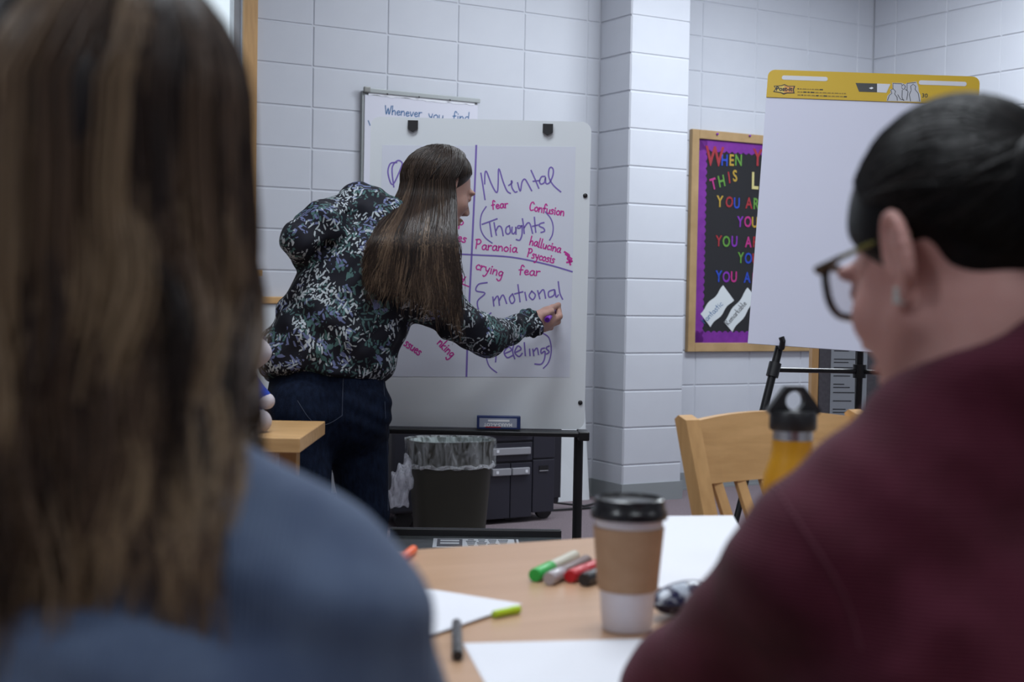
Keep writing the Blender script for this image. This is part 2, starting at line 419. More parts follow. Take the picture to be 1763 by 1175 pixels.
def block_mesh(wd, ht=BH, ch=.0035, dp=.0045, bk=0.0):
    """face of one block: chamfered front, from x=-wd/2..wd/2, z=0..ht, front at y=0"""
    x0, x1, z0, z1 = -wd/2+JT/2, wd/2-JT/2, JT/2, ht-JT/2
    vs = [(x0, dp, z0), (x1, dp, z0), (x1, dp, z1), (x0, dp, z1), (x0+ch, 0, z0+ch), (x1-ch, 0, z0+ch), (x1-ch, 0, z1-ch), (x0+ch, 0, z1-ch)]
    fs = [(4, 5, 6, 7), (0, 1, 5, 4), (1, 2, 6, 5), (2, 3, 7, 6), (3, 0, 4, 7), (3, 2, 1, 0)]
    return MB().add(vs, fs).mesh('block')
BM = {}
def bmesh_for(wd, ht=BH):
    k = (round(wd, 4), round(ht, 4))
    if k not in BM: BM[k] = block_mesh(*k); BM[k].materials.append(M_WALL)
    return BM[k]
def block(parent, wd, x, y, z, rz=0.0, ht=BH):
    o = bpy.data.objects.new('block', bmesh_for(wd, ht)); COL.objects.link(o); o.parent = parent
    o.location = (x, y, z); o.rotation_euler = (0, 0, rz)
s0 = -1.1759; sR = 1.2470; BL = .4064
cuts = [s0+BL*k for k in range(-2, 5)]+[PL]
NR = int(CEIL/BH)
def rows():
    for j in range(NR+1):
        z = j*BH
        if z < CEIL-.01: yield j, z, min(BH, CEIL-z)
rest = MB()
def rest_block(wd, x, z, ht):
    me = bmesh_for(wd, ht); M = Matrix.Translation((x, 0, z))
    rest.add([v.co.copy() for v in me.vertices], [tuple(p.vertices) for p in me.polygons], M)
for j, z, ht in rows():
    for a, c in zip(cuts[:-1], cuts[1:]):
        if WS1 > a and z+ht > WZ0 and z < WZ1:
            if c-WS1 > .03: block(wl, c-WS1, (c+WS1)/2, 0, z, ht=ht)
            continue
        block(wl, c-a, (a+c)/2, 0, z, ht=ht)
    rc = [PR]+[x for x in [sR+BL*k for k in range(0, 5)] if x < SC-.02]+[SC]
    for a, c in zip(rc[:-1], rc[1:]): block(wl, c-a, (a+c)/2, 0, z, ht=ht)
    block(wl, PR-PL, (PL+PR)/2, -PD, z, ht=ht)                      # pillar front
    block(wl, PD, PL, -PD/2, z, -math.pi/2, ht=ht)                  # pillar sides
    block(wl, PD, PR, -PD/2, z, math.pi/2, ht=ht)
    x = cuts[0]
    while x-BL > S_LEFT:                                            # courses outside the picture
        if not (x > WS0 and x-BL < WS1 and z+ht > WZ0 and z < WZ1): rest_block(BL, x-BL/2, z, ht)
        x -= BL
ro = rest.build('block_courses', M_WALL, wl); ro['kind'] = 'stuff'
# right wall, at right angles
wr = thing('wall_right', 'white painted block side wall meeting the corner', 'wall', W(SC, 0), TH-math.pi/2, kind='structure')   # local x = out from back wall
MB().box((N_BACK/2, .1+.006, CEIL/2), (N_BACK, .2, CEIL)).build('mortar', M_JOINT, wr)
def nOf(px, py):
    p = onplane(px, py, W(SC, 0), ES); return (p-W(SC, 0)).dot(EN)
n1 = nOf(1543.6, 40)
rest = MB()
for j, z, ht in rows():
    cc = [0, n1]+[n1+BL*k for k in range(1, 5)]
    for a, c in zip(cc[:-1], cc[1:]): block(wr, c-a, (a+c)/2, 0, z, ht=ht)
    x = cc[-1]
    while x+BL < N_BACK:
        rest_block(BL, x+BL/2, z, ht); x += BL
ro = rest.build('block_courses', M_WALL, wr); ro['kind'] = 'stuff'
# walls behind the camera
for nm, a, c, lab in (('wall_left', W(S_LEFT, N_BACK), W(S_LEFT, 0), 'plain painted side wall left of the camera'), ('wall_front', W(SC, N_BACK), W(S_LEFT, N_BACK), 'plain painted wall behind the camera')):
    d = (c-a); t = d.normalized(); o = V((t.y, -t.x, 0))*-.2 if nm == 'x' else V((-t.y, t.x, 0))
    cen = W((S_LEFT+SC)/2, N_BACK/2); out = o if (a+o-cen).length > (a-cen).length else -o
    setp(slab(nm, [a, c, c+out.normalized()*.2, a+out.normalized()*.2], 0, CEIL, M_WALL), lab, 'wall', kind='structure')
# baseboards (grey vinyl cove)
b = MB(); bb = .1
def cove(s0_, s1_): wbox(b, s0_, s1_, 0, .008, 0, bb); wbox(b, s0_, s1_, .008, .016, 0, .012)
cove(S_LEFT, PL-.008); cove(PR+.008, SC)
wbox(b, PL-.008, PR+.008, PD, PD+.008, 0, bb); wbox(b, PL-.008, PL, 0, PD, 0, bb); wbox(b, PR, PR+.008, 0, PD, 0, bb)
o = b.build('baseboard_back', M_BASE); o.location = W(0, 0); o.rotation_euler = (0, 0, TH)
setp(o, 'grey vinyl cove baseboard along the block wall and pillar', 'baseboard', kind='structure')
b = MB(); b.box((N_BACK/2, -.004, bb/2), (N_BACK, .008, bb))
o = b.build('baseboard_right', M_BASE); o.location = W(SC, 0); o.rotation_euler = (0, 0, TH-math.pi/2)
setp(o, 'grey vinyl baseboard along the right block wall', 'baseboard', kind='structure')
# window with oak casing and pane
wn = thing('window_1', 'bright window with oak casing at the upper left', 'window', W(0, 0), TH, kind='structure')
cw = .065
for s_0, s_1, z0, z1 in ((WS1-.005, WS1+cw, WZ0-cw, WZ1+cw), (WS0-cw, WS0+.005, WZ0-cw, WZ1+cw)):
    wbox(MB(), s_0, s_1, 0, .022, z0, z1).build('casing', M_OAKZ, wn)
wbox(MB(), WS0, WS1, 0, .022, WZ1-.005, WZ1+cw).build('casing', M_OAK, wn)
wbox(MB(), WS0-cw-.02, WS1+cw+.02, 0, .07, WZ0-.03, WZ0).build('window_sill', M_OAK, wn)
for s_0, s_1, z0, z1 in ((WS1-.03, WS1, WZ0, WZ1), (WS0, WS0+.03, WZ0, WZ1), (WS0+.03, WS1-.03, WZ0, WZ0+.035), (WS0+.03, WS1-.03, WZ1-.035, WZ1)):
    wbox(MB(), s_0, s_1, -.11, -.05, z0, z1).build('sash', mat('white_sash', (.7, .72, .74), .4) if 'white_sash' not in bpy.data.materials else bpy.data.materials['white_sash'], wn)
wbox(MB(), WS0+.03, WS1-.03, -.083, -.077, WZ0+.035, WZ1-.035).build('pane', glassy('window_glass', (.85, .93, 1), .06), wn)
# ceiling light fixtures; those at the rear and above the copier are added fill
M_DIFF = mat('light_diffuser', (.9, .93, .95), .5, emit=((.9, .95, 1), 1.6))
M_TRIM = mat('white_trim', (.8, .8, .8), .4)
spots = ['nearest the block pillar', 'nearest the oak window', 'over the meeting table', 'near the right block wall', 'behind the camera', 'at the far left of the room', 'at the right rear of the room', 'above the copier']
for (s, o_, p), sp in zip(FIX, spots):
    t = thing('ceiling_light', 'white recessed fluorescent ceiling light '+sp, 'ceiling light', W(s, o_, CEIL), TH, group='recessed ceiling lights')
    b = MB()
    for x, y, sx, sy in ((-.595, 0, .03, .61), (.595, 0, .03, .61), (0, .29, 1.16, .03), (0, -.29, 1.16, .03)): b.box((x, y, -.01), (sx, sy, .02))
    b.build('frame', M_TRIM, t)
    MB().box((0, 0, -.006), (1.16, .55, .008)).build('diffuser', M_DIFF, t)

# ================================================================== handwriting (single-stroke letters)
G = {
'a': (.9, [[(.75, .9), (.4, 1), (.1, .6), (.15, .1), (.45, 0), (.72, .45), (.75, .95), (.75, .2), (.95, 0)]]),
'b': (.8, [[(.1, 2), (.1, 0)], [(.1, .6), (.45, 1), (.75, .5), (.45, 0), (.1, .2)]]),
'c': (.7, [[(.7, .85), (.4, 1), (.1, .55), (.3, .03), (.7, .15)]]),
'd': (.9, [[(.75, .9), (.4, 1), (.1, .5), (.4, 0), (.72, .3)], [(.78, 2), (.76, 0)]]),
'e': (.75, [[(.1, .5), (.65, .6), (.5, .98), (.2, .85), (.1, .4), (.35, 0), (.75, .2)]]),
'f': (.7, [[(.75, 1.7), (.5, 2), (.3, 1.6), (.25, -.1)], [(0, .9), (.6, 1)]]),
'g': (.85, [[(.7, .9), (.35, 1), (.1, .55), (.35, .1), (.7, .5), (.72, 1), (.7, -.5), (.4, -.95), (.05, -.7)]]),
'h': (.85, [[(.1, 2), (.12, 0)], [(.12, .55), (.45, 1), (.7, .7), (.75, 0)]]),
'i': (.35, [[(.15, 1), (.2, 0)], [(.14, 1.4), (.18, 1.5)]]),
'k': (.75, [[(.1, 2), (.1, 0)], [(.65, 1), (.1, .45), (.7, 0)]]),
'l': (.4, [[(.1, 2), (.15, .1), (.35, 0)]]),
'm': (1.3, [[(.08, 1), (.1, 0)], [(.1, .6), (.35, 1), (.55, .7), (.57, 0)], [(.57, .6), (.85, 1), (1.1, .7), (1.15, 0)]]),
'n': (.85, [[(.08, 1), (.1, 0)], [(.1, .55), (.45, 1), (.7, .7), (.75, 0)]]),
'o': (.85, [[(.45, 1), (.12, .7), (.12, .25), (.45, 0), (.75, .3), (.75, .75), (.45, 1)]]),
'p': (.85, [[(.1, 1), (.08, -.9)], [(.1, .6), (.45, 1), (.75, .5), (.45, .02), (.1, .2)]]),
'r': (.65, [[(.08, 1), (.12, 0)], [(.12, .55), (.35, .95), (.65, .95)]]),
's': (.65, [[(.6, .9), (.3, 1), (.12, .75), (.5, .4), (.45, .05), (.05, 0)]]),
't': (.6, [[(.25, 1.7), (.28, 0)], [(0, 1.05), (.6, 1.1)]]),
'u': (.85, [[(.08, 1), (.12, .25), (.4, 0), (.7, .35), (.72, 1), (.75, 0)]]),
'v': (.75, [[(.05, 1), (.35, 0), (.7, 1)]]),
'y': (.8, [[(.05, 1), (.3, .3), (.65, .4)], [(.72, 1), (.5, -.4), (.2, -.95), (0, -.8)]]),
'C': (1.0, [[(.9, 1.6), (.6, 1.95), (.2, 1.6), (.1, .6), (.4, 0), (.9, .2)]]),
'E': (1.1, [[(.95, 1.85), (.5, 2), (.2, 1.6), (.6, 1.1), (.15, .7), (.15, 0), (.6, -.25), (1, .05)]]),
'F': (.9, [[(.1, 1.9), (.15, 0)], [(.1, 1.9), (.85, 2)], [(.1, 1), (.7, 1.05)]]),
'M': (1.5, [[(.05, 1.75), (.12, -.3)], [(.08, 1.6), (.25, 1.9), (.75, .1), (.9, .3), (.95, 2.1), (1.2, .7), (1.5, .1)]]),
'P': (1.0, [[(.2, 1.9), (.15, 0)], [(0, 1.85), (.6, 2), (.9, 1.5), (.6, 1), (.2, .95)]]),
'R': (1.0, [[(.1, 1.9), (.12, 0)], [(.05, 1.9), (.65, 1.9), (.75, 1.3), (.15, 1), (.9, 0)]]),
'T': (1.1, [[(.5, 1.6), (.6, 0)], [(0, 1.5), (1.0, 2)]]),
'W': (1.3, [[(.05, 2), (.35, 0), (.65, 1.5), (.9, 0), (1.25, 2)]]),
}
def smooth_line(pts, n=4):
    if len(pts) < 3: return pts
    out = []
    for i in range(len(pts)-1):
        p0 = pts[max(i-1, 0)]; p1 = pts[i]; p2 = pts[i+1]; p3 = pts[min(i+2, len(pts)-1)]
        for k in range(n):
            t = k/n
            out.append(tuple(.5*(2*p1[a]+(-p0[a]+p2[a])*t+(2*p0[a]-5*p1[a]+4*p2[a]-p3[a])*t*t+(-p0[a]+3*p1[a]-3*p2[a]+p3[a])*t**3) for a in (0, 1)))
    out.append(pts[-1]); return out
def word_strokes(text, px, py, xh, ang=0.0, wx=1.0, slant=0.0, jig=.06):
    """strokes of a word in picture units: start (px,py) on the baseline, x-height xh, ang>0 runs downhill"""
    out = []; x = 0; ca, sa = math.cos(ang), math.sin(ang)
    for ch in text:
        if ch == ' ': x += .8; continue
        wd, st = G[ch]
        dy = rnd.uniform(-jig, jig)
        for s in st:
            q = []
            for a, b_ in smooth_line(s):
                u = (x+a+slant*b_)*xh*wx; v = (b_+dy)*xh
                q.append((px+u*ca+v*sa, py+u*sa-v*ca))
            out.append(q)
        x += wd+.12
    return out
def ribbon(mb, pts3, nrm, wdt, th=.0006):
    """a flat raised marker line through 3D points on a surface with normal nrm"""
    pts3 = [V(p) for p in pts3]; n = len(pts3); vs = []; fs = []
    for i, p in enumerate(pts3):
        t = (pts3[min(i+1, n-1)]-pts3[max(i-1, 0)]); t = t.normalized() if t.length > 1e-9 else V((1, 0, 0))
        s = nrm.cross(t).normalized()*(wdt/2)
        e = -t*(wdt*.4) if i == 0 else (t*(wdt*.4) if i == n-1 else V((0, 0, 0)))
        vs += [p+s+nrm*th+e, p-s+nrm*th+e]
    for i in range(n-1): fs.append((2*i, 2*i+1, 2*i+3, 2*i+2))
    mb.add(vs, fs)
def write(parent, text, px, py, xh, ang, wx, m, wdt, p0, nrm, slant=0.0, strokes=None, jig=.06):
    b = MB()
    for q in (strokes or word_strokes(text, px, py, xh, ang, wx, slant, jig)):
        ribbon(b, [onplane(x, y, p0, nrm) for x, y in q], nrm, wdt)
    return b.build('handwriting', m, parent, world=True)
M_PURPLE = mat('purple_marker_ink', (.19, .13, .44), .6)
M_MAGENTA = mat('magenta_marker_ink', (.55, .03, .30), .6)
M_INKBLUE = mat('blue_marker_ink', (.02, .12, .30), .6)
M_INKBLK = mat('black_marker_ink', (.02, .02, .025), .6)

# ================================================================== whiteboard easel
BW, BHH = .72, 1.009; bt = V((-.1127, 4.661, HC+.574)); byaw = .0304
br = V((math.cos(byaw), math.sin(byaw), 0)); bn = V((math.sin(byaw), -math.cos(byaw), 0))    # bn faces the room
br = (br-V((0, 0, .004))).normalized(); bu = br.cross(-bn) if br.cross(-bn).z > 0 else -(br.cross(-bn))
Fb = frame(bt-bu*(BHH/2), br, bu, bn)          # x right, y up, z out of the board
es = thing('whiteboard_easel', 'large white dry-erase easel board on black frame behind the writing woman', 'whiteboard', (bt.x, bt.y+.03, 0), byaw)
MB().prism(rrect(BW, BHH, .03), -.022, 0, Fb).build('board', M_WHITEB, es, world=True)
b = MB(); b.box((0, -BHH/2-.012, .022), (BW+.012, .016, .085), Fb, bev=.004); b.build('marker_tray', M_BMETAL, es, world=True)
for sx in (-1, 1):
    b = MB(); b.box((sx*(BW/2-.006), -BHH/2-.016, .02), (.036, .03, .1), Fb, bev=.004); b.build('tray_bracket', M_BMETAL, es, world=True)
    top = Fb @ V((sx*(BW/2-.018), -BHH/2-.02, .0)); foot = V((top.x, top.y, .03))
    b = MB(); b.tube([top, foot], .016, 10); b.build('leg', M_BMETAL, es, world=True)
    b = MB(); b.box((foot.x, foot.y, .025), (.04, .56, .03), bev=.008); b.build('foot', M_BMETAL, es, world=True)
    for hx, hy in ((711, 217), (943, 223)) if sx == 1 else ():
        h = Fb.inverted() @ onplane(hx, hy, bt, bn)
        b = MB(); b.prism([(h.x-.0165, h.y+.017), (h.x+.0165, h.y+.017), (h.x+.0165, h.y-.01), (h.x, h.y-.02), (h.x-.0165, h.y-.01)][::-1], 0, .012, Fb); b.build('pad_hook', M_BLACK, es, world=True)
for hx, hy in ((1007.5, 337), (999, 693.5)):
    h = Fb.inverted() @ onplane(hx, hy, bt, bn)
    b = MB(); b.lathe([(.0075, 0), (.0075, .004), (.004, .006)], 12, Fb @ Matrix.Translation((h.x, h.y, 0))); b.build('knob', M_BLACK, es, world=True)
b = MB(); b.tube([Fb @ V((-BW/2+.02, -.8, -.01)), Fb @ V((BW/2-.02, -.8, -.01))], .012, 8)
# chart sheet stuck to the board, with the writing
tl, tr, brc = [Fb.inverted() @ onplane(x, y, bt, bn) for x, y in ((658, 250), (991, 253), (981, 650))]
blc = tl+(brc-tr)
sh = thing('chart_sheet', 'white chart sheet covered in purple and magenta handwriting on the easel board', 'paper', Fb @ ((tl+brc)/2), byaw)
MB().prism([(blc.x, blc.y), (brc.x, brc.y), (tr.x, tr.y), (tl.x, tl.y)], .0003, .0009, Fb).build('sheet', M_PAPERC, sh, world=True)
P0 = bt+bn*.0009
Wd = .0048
def wr_(text, px, py, xh, ang, wx, m, wdt=Wd, slant=0.0, strokes=None): write(sh, text, px, py, xh, ang, wx, m, wdt, P0, bn, slant, strokes)
def raw(strokes, m, wdt=Wd): wr_('', 0, 0, 1, 0, 1, m, wdt, strokes=[smooth_line(s, 5) for s in strokes])
raw([[(820, 251), (817, 330), (812, 440), (806, 560), (803, 648)]], M_PURPLE, .0062)
raw([[(760, 436), (815, 439), (880, 443), (940, 455), (985, 468)]], M_PURPLE, .005)
# large purple words traced from their strokes
k = 180/1058.
def T(pts): return [(820+x*k, 280+y*k) for x, y in pts]
raw([T([(47, 108), (68, 240), (88, 375)]), T([(85, 215), (88, 110), (105, 95), (150, 210), (195, 295), (215, 290), (222, 200), (228, 62), (270, 190), (310, 285), (345, 312)])], M_PURPLE)
raw([T([(328, 232), (362, 205), (355, 185), (360, 250), (390, 298), (412, 295)]), T([(418, 205), (445, 290), (462, 200), (490, 168), (520, 210), (560, 285)])], M_PURPLE)
raw([T([(555, 80), (595, 170), (632, 260)]), T([(575, 190), (640, 182)])], M_PURPLE)
raw([T([(695, 140), (660, 145), (640, 190), (655, 218), (690, 200), (700, 150), (705, 210), (740, 205), (775, 130), (778, 70), (755, 48), (735, 75), (735, 150), (780, 230), (855, 297)])], M_PURPLE)
raw([T([(100, 447), (55, 520), (40, 610), (50, 690), (90, 760), (160, 815)])], M_PURPLE, .0042)
raw([T([(700, 500), (755, 570), (778, 650), (770, 730), (742, 785)])], M_PURPLE, .0042)
raw([T([(60, 625), (130, 600), (210, 570)]), T([(135, 610), (145, 680), (155, 748)])], M_PURPLE)
raw([T([(180, 610), (190, 670), (203, 735)]), T([(200, 690), (225, 645), (255, 660), (272, 740)])], M_PURPLE)
raw([T([(335, 640), (305, 660), (298, 705), (320, 725), (345, 700), (335, 640)]), T([(362, 655), (362, 710), (380, 720), (400, 690), (400, 650), (402, 725)])], M_PURPLE)
raw([T([(460, 645), (425, 640), (420, 665), (445, 660), (462, 640), (462, 730), (440, 785), (405, 780)]), T([(467, 570), (478, 640), (485, 718)]), T([(485, 660), (520, 612), (545, 625), (570, 718)])], M_PURPLE)
raw([T([(588, 555), (595, 640), (602, 705)]), T([(570, 645), (625, 632)]), T([(685, 608), (645, 620), (640, 645), (680, 665), (690, 695), (655, 708)])], M_PURPLE)
k2 = 400/1093.
def T2(pts): return [(630+x*k2, 230+y*k2) for x, y in pts]
raw([T2([(570, 702), (530, 710), (518, 740), (560, 752), (525, 790), (535, 840), (565, 858), (588, 845)])], M_PURPLE)
raw([T2([(597, 770), (602, 812)]), T2([(600, 790), (620, 765), (628, 808)]), T2([(628, 785), (645, 760), (662, 800)])], M_PURPLE)
raw([T2([(690, 755), (675, 775), (685, 800), (700, 785), (690, 755)]), T2([(715, 712), (725, 792)]), T2([(700, 755), (738, 745)]), T2([(748, 748), (755, 785)]), T2([(780, 742), (768, 765), (785, 782), (797, 760), (780, 742)])], M_PURPLE)
raw([T2([(808, 740), (818, 778)]), T2([(815, 755), (835, 735), (845, 775)]), T2([(885, 735), (860, 745), (862, 770), (885, 760), (888, 735), (895, 770), (905, 760)]), T2([(905, 698), (912, 750), (925, 780)])], M_PURPLE)
raw([T2([(705, 968), (690, 1020), (700, 1060)])], M_PURPLE)
raw([T2([(565, 1050), (580, 1095), (615, 1125)])], M_PURPLE, .0042)
raw([T2([(820, 935), (860, 960), (872, 1020), (860, 1075), (835, 1105)])], M_PURPLE, .0042)
raw([T2([(610, 1075), (618, 1020), (650, 985)]), T2([(655, 1035), (685, 1020), (670, 1005), (650, 1030), (665, 1055), (690, 1045)]), T2([(705, 1030), (730, 1015), (715, 1000), (700, 1030), (720, 1050), (735, 1035)])], M_PURPLE)
raw([T2([(745, 985), (750, 1045)]), T2([(770, 1015), (772, 1045)]), T2([(785, 1015), (790, 1045)]), T2([(790, 1025), (805, 1010), (812, 1040)]), T2([(840, 1010), (825, 1015), (825, 1035), (842, 1025), (840, 1060), (825, 1085), (795, 1085)]), T2([(862, 1000), (848, 1010), (862, 1028), (850, 1038)])], M_PURPLE)
raw([[(683, 280), (672, 282), (668, 298), (676, 318), (690, 290), (692, 280), (684, 277), (675, 290), (678, 322)], [(700, 285), (702, 320)]], M_PURPLE)
wr_('fear', 847, 360, 7.2, -.10, 1.15, M_MAGENTA, .0042)
wr_('Confusion', 911, 362, 7.5, .16, 1.02, M_MAGENTA, .0042)
wr_('Paranoia', 818, 428, 8.0, .10, 1.25, M_MAGENTA, .0042)
wr_('hallucina', 911, 421, 7.6, .26, 1.02, M_MAGENTA, .0042)
raw([[(972, 434), (980, 440), (977, 446), (985, 450), (976, 452)], [(974, 438), (984, 446)], [(978, 444), (982, 456)]], M_MAGENTA, .006)
wr_('Psycosis', 907, 442, 7.4, .24, 1.0, M_MAGENTA, .0042)
wr_('crying', 818, 463, 8.5, .30, 1.2, M_MAGENTA, .0042)
wr_('fear', 893, 472, 8.0, .10, 1.35, M_MAGENTA, .0042)
wr_('ep', 781, 386, 7.5, .10, 1.35, M_MAGENTA, .0042)
wr_('yes', 778, 412, 8.0, .25, 1.25, M_MAGENTA, .0042)
wr_('ty', 786, 479, 7.5, .35, 1.3, M_MAGENTA, .0042)
raw([[(786, 485), (808, 494)]], M_MAGENTA, .004)
wr_('ssues', 695, 594, 8.0, .62, 1.0, M_MAGENTA, .0042)
wr_('nking', 752, 592, 8.0, .78, 1.05, M_MAGENTA, .0042)
# small carton lying on the tray, printed upside down
cx = thing('marker_box', 'small blue and white marker carton standing on the easel tray', 'box', Fb @ V(((Fb.inverted() @ onplane(858, 735, bt, bn)).x, -BHH/2, .03)), byaw)
M_BLUEBOX = mat('blue_carton', (.012, .03, .13), .4)
MB().box((0, 0, .0215), (.142, .03, .043), bev=.002).build('carton', M_BLUEBOX, cx)
MB().box((-.002, -.0155, .021), (.122, .0008, .03)).build('label_panel', mat('pale_label', (.30, .33, .42), .5), cx)
def text_mesh(body, size, ext=.0, bold=0.0, align='CENTER'):
    cu = bpy.data.curves.new('lettering', 'FONT'); cu.body = body; cu.size = size; cu.extrude = ext; cu.offset = bold
    cu.align_x = align; cu.align_y = 'CENTER'; cu.resolution_u = 3
    ob = bpy.data.objects.new('lettering', cu); COL.objects.link(ob)
    dg = bpy.context.evaluated_depsgraph_get(); dg.update()
    me = bpy.data.meshes.new_from_object(ob.evaluated_get(dg)); me.name = 'lettering'
    bpy.data.objects.remove(ob); bpy.data.curves.remove(cu)
    return me
def text(parent, body, size, M, m, ext=.0004, bold=0.0, align='CENTER', name='lettering', world=True, sx=1.0):
    me = text_mesh(body, size, ext, bold, align); me.materials.clear()
    me.transform(M @ Matrix.Diagonal((sx, 1, 1, 1)))
    return link(name, me, m, parent, world=world)
UPD = Matrix.Translation((-.002, -.0162, .015)) @ Matrix.Rotation(math.pi/2, 4, 'X') @ Matrix.Rotation(math.pi, 4, 'Z')
text(cx, 'MARKS-A-LOT', .0145, UPD, mat('box_white', (.8, .8, .82), .5), bold=.0004, world=False)
b = MB(); b.box((.0, -.0160, .028), (.07, .0006, .006)); b.build('print_band', bpy.data.materials['box_white'], cx)
b = MB(); b.box((-.018, -.0160, .0068), (.05, .0006, .003)); b.build('print_band', mat('box_red', (.5, .03, .04), .5), cx)

# ================================================================== wall chart pad "Whenever you find"
pa, pb = onplane(625, 153, W(0, .03), EN), onplane(823, 171, W(0, .03), EN)
s_a, s_b = (pa-W(0)).dot(ES), (pb-W(0)).dot(ES); zt = (pa.z+pb.z)/2
wp = thing('wall_chart_pad', 'flip chart pad with blue handwriting hung on the wall behind the easel', 'chart pad', W((s_a+s_b)/2, 0, zt-.9), TH)
hw = (s_b-s_a)/2
MB().box((0, -.014, .45), (2*hw, .02, .88)).build('backing', M_GREY, wp)
MB().box((.006, -.026, .44), (2*hw-.012, .005, .86)).build('sheet', mat('pad_paper', (.66, .66, .74), .8), wp)
MB().box((.02, -.032, .893), (2*hw-.02, .012, .022), bev=.002).build('clamp_bar', M_GREY, wp)
MB().box((-hw+.02, -.034, .895), (.035, .02, .03), bev=.005).build('clamp_end', mat('clamp_steel', (.25, .25, .24), .4, metal=.5), wp)
b = MB(); pts = []
for i in range(25):
    x = -hw+.03+i*(2*hw-.05)/24; pts.append((x, .870+rnd.uniform(-.006, .004)))
poly = [(-hw+.03, .885), (hw-.02, .885)]+pts[::-1]
b.prism(poly, -.0305, -.0295, Matrix.Rotation(math.pi/2, 4, 'X') @ Matrix.Diagonal((1, 1, -1, 1))); b.build('torn_stub', M_PAPER, wp)
for x in (-.2, -.02, .16):
    MB().box((x, -.04, .882), (.006, .004, .008)).build('rivet', M_BLACK, wp)
Pw = W(0, .0285); 
write(wp, 'Whenever', 662, 197, 7.6, .075, 1.12, M_INKBLUE, .0052, Pw, EN)
write(wp, 'you', 737, 204, 7.6, .085, 1.25, M_INKBLUE, .0052, Pw, EN)
write(wp, 'find', 779, 207, 7.8, .085, 1.15, M_INKBLUE, .0052, Pw, EN)
write(wp, '', 0, 0, 1, 0, 1, M_INKBLUE, .0052, Pw, EN, strokes=[[(634, 208), (637, 216)]])
# low white board with an oak rail at the left
ps = sOf(470, 517); lb = thing('low_whiteboard', 'low white panel with oak top rail on the wall left of the writer', 'board', W(0, 0, 0), TH)
zr = zOf(465, 517)
MB().box((ps-.55, -.02, zr), (1.5, .03, .035), bev=.004).build('top_rail', M_OAK, lb)
MB().box((ps-.55, -.012, zr-.40), (1.5, .018, .77)).build('panel', M_WHITEB, lb)
MB().box((ps-.55, -.02, zr-.79), (1.5, .03, .035), bev=.004).build('bottom_rail', M_OAK, lb)

# ================================================================== bulletin board
sA = sOf(1187, 400, .02); zT, zB = zOf(1190, 222, .02), zOf(1183.5, 606, .02)
BBW = SC-.06-sA; BBH = zT-zB
bbd = thing('bulletin_board', 'oak framed bulletin board with purple scalloped border and colourful letters', 'bulletin board', W(sA, 0, zB), TH)
fw = .052
for nm, c, sz, m in (('frame', (fw/2, -.015, BBH/2), (fw, .03, BBH), M_OAKF), ('frame', (BBW-fw/2, -.015, BBH/2), (fw, .03, BBH), M_OAKF), ('frame', (BBW/2, -.015, BBH-fw/2), (BBW-2*fw, .03, fw), M_OAKF), ('frame', (BBW/2, -.015, fw/2), (BBW-2*fw, .03, fw), M_OAKF)):
    MB().box(c, sz, bev=.003).build(nm, m, bbd)
MB().box((BBW/2, -.008, BBH/2), (BBW-2*fw, .012, BBH-2*fw)).build('black_backing', mat('black_paper', (.013, .013, .016), .85), bbd)
M_PBORD = mat('purple_border', (.15, .012, .24), .6, (.19, .02, .29), 20)
XF = Matrix.Rotation(math.pi/2, 4, 'X')                 # (x,y)->(x,z), extrude towards -y
def scallop(L_, depth, n):
    p = [(0, 0), (L_, 0)]; st = L_/n
    for i in range(n):
        for k in range(6):
            a = k/5.; p.append((L_-i*st-a*st, depth-.012+.012*math.sin(a*math.pi)))
    return p
iw, ih = BBW-2*fw, BBH-2*fw; bd = .07
for L_, o, ang in ((iw, (fw, fw), 0), (ih, (BBW-fw, fw), math.pi/2), (iw, (BBW-fw, BBH-fw), math.pi), (ih, (fw, BBH-fw), -math.pi/2)):
    M = Matrix.Translation((o[0], 0, o[1])) @ XF @ Matrix.Rotation(ang, 4, 'Z') 
    b = MB(); b.prism(scallop(L_, bd, int(L_/.042)), .0145, .0165, M); b.build('scalloped_border', M_PBORD, bbd)
FOIL = {'r': (.33, .010, .018), 'b': (.008, .05, .45), 'y': (.46, .29, .025), 'g': (.10, .28, .03), 'm': (.45, .015, .20), 'p': (.20, .015, .38), 'c': (.62, .55, .22)}
FM = {k_: mat('foil_'+k_, v, .25, metal=.15, coat=.5) for k_, v in FOIL.items()}
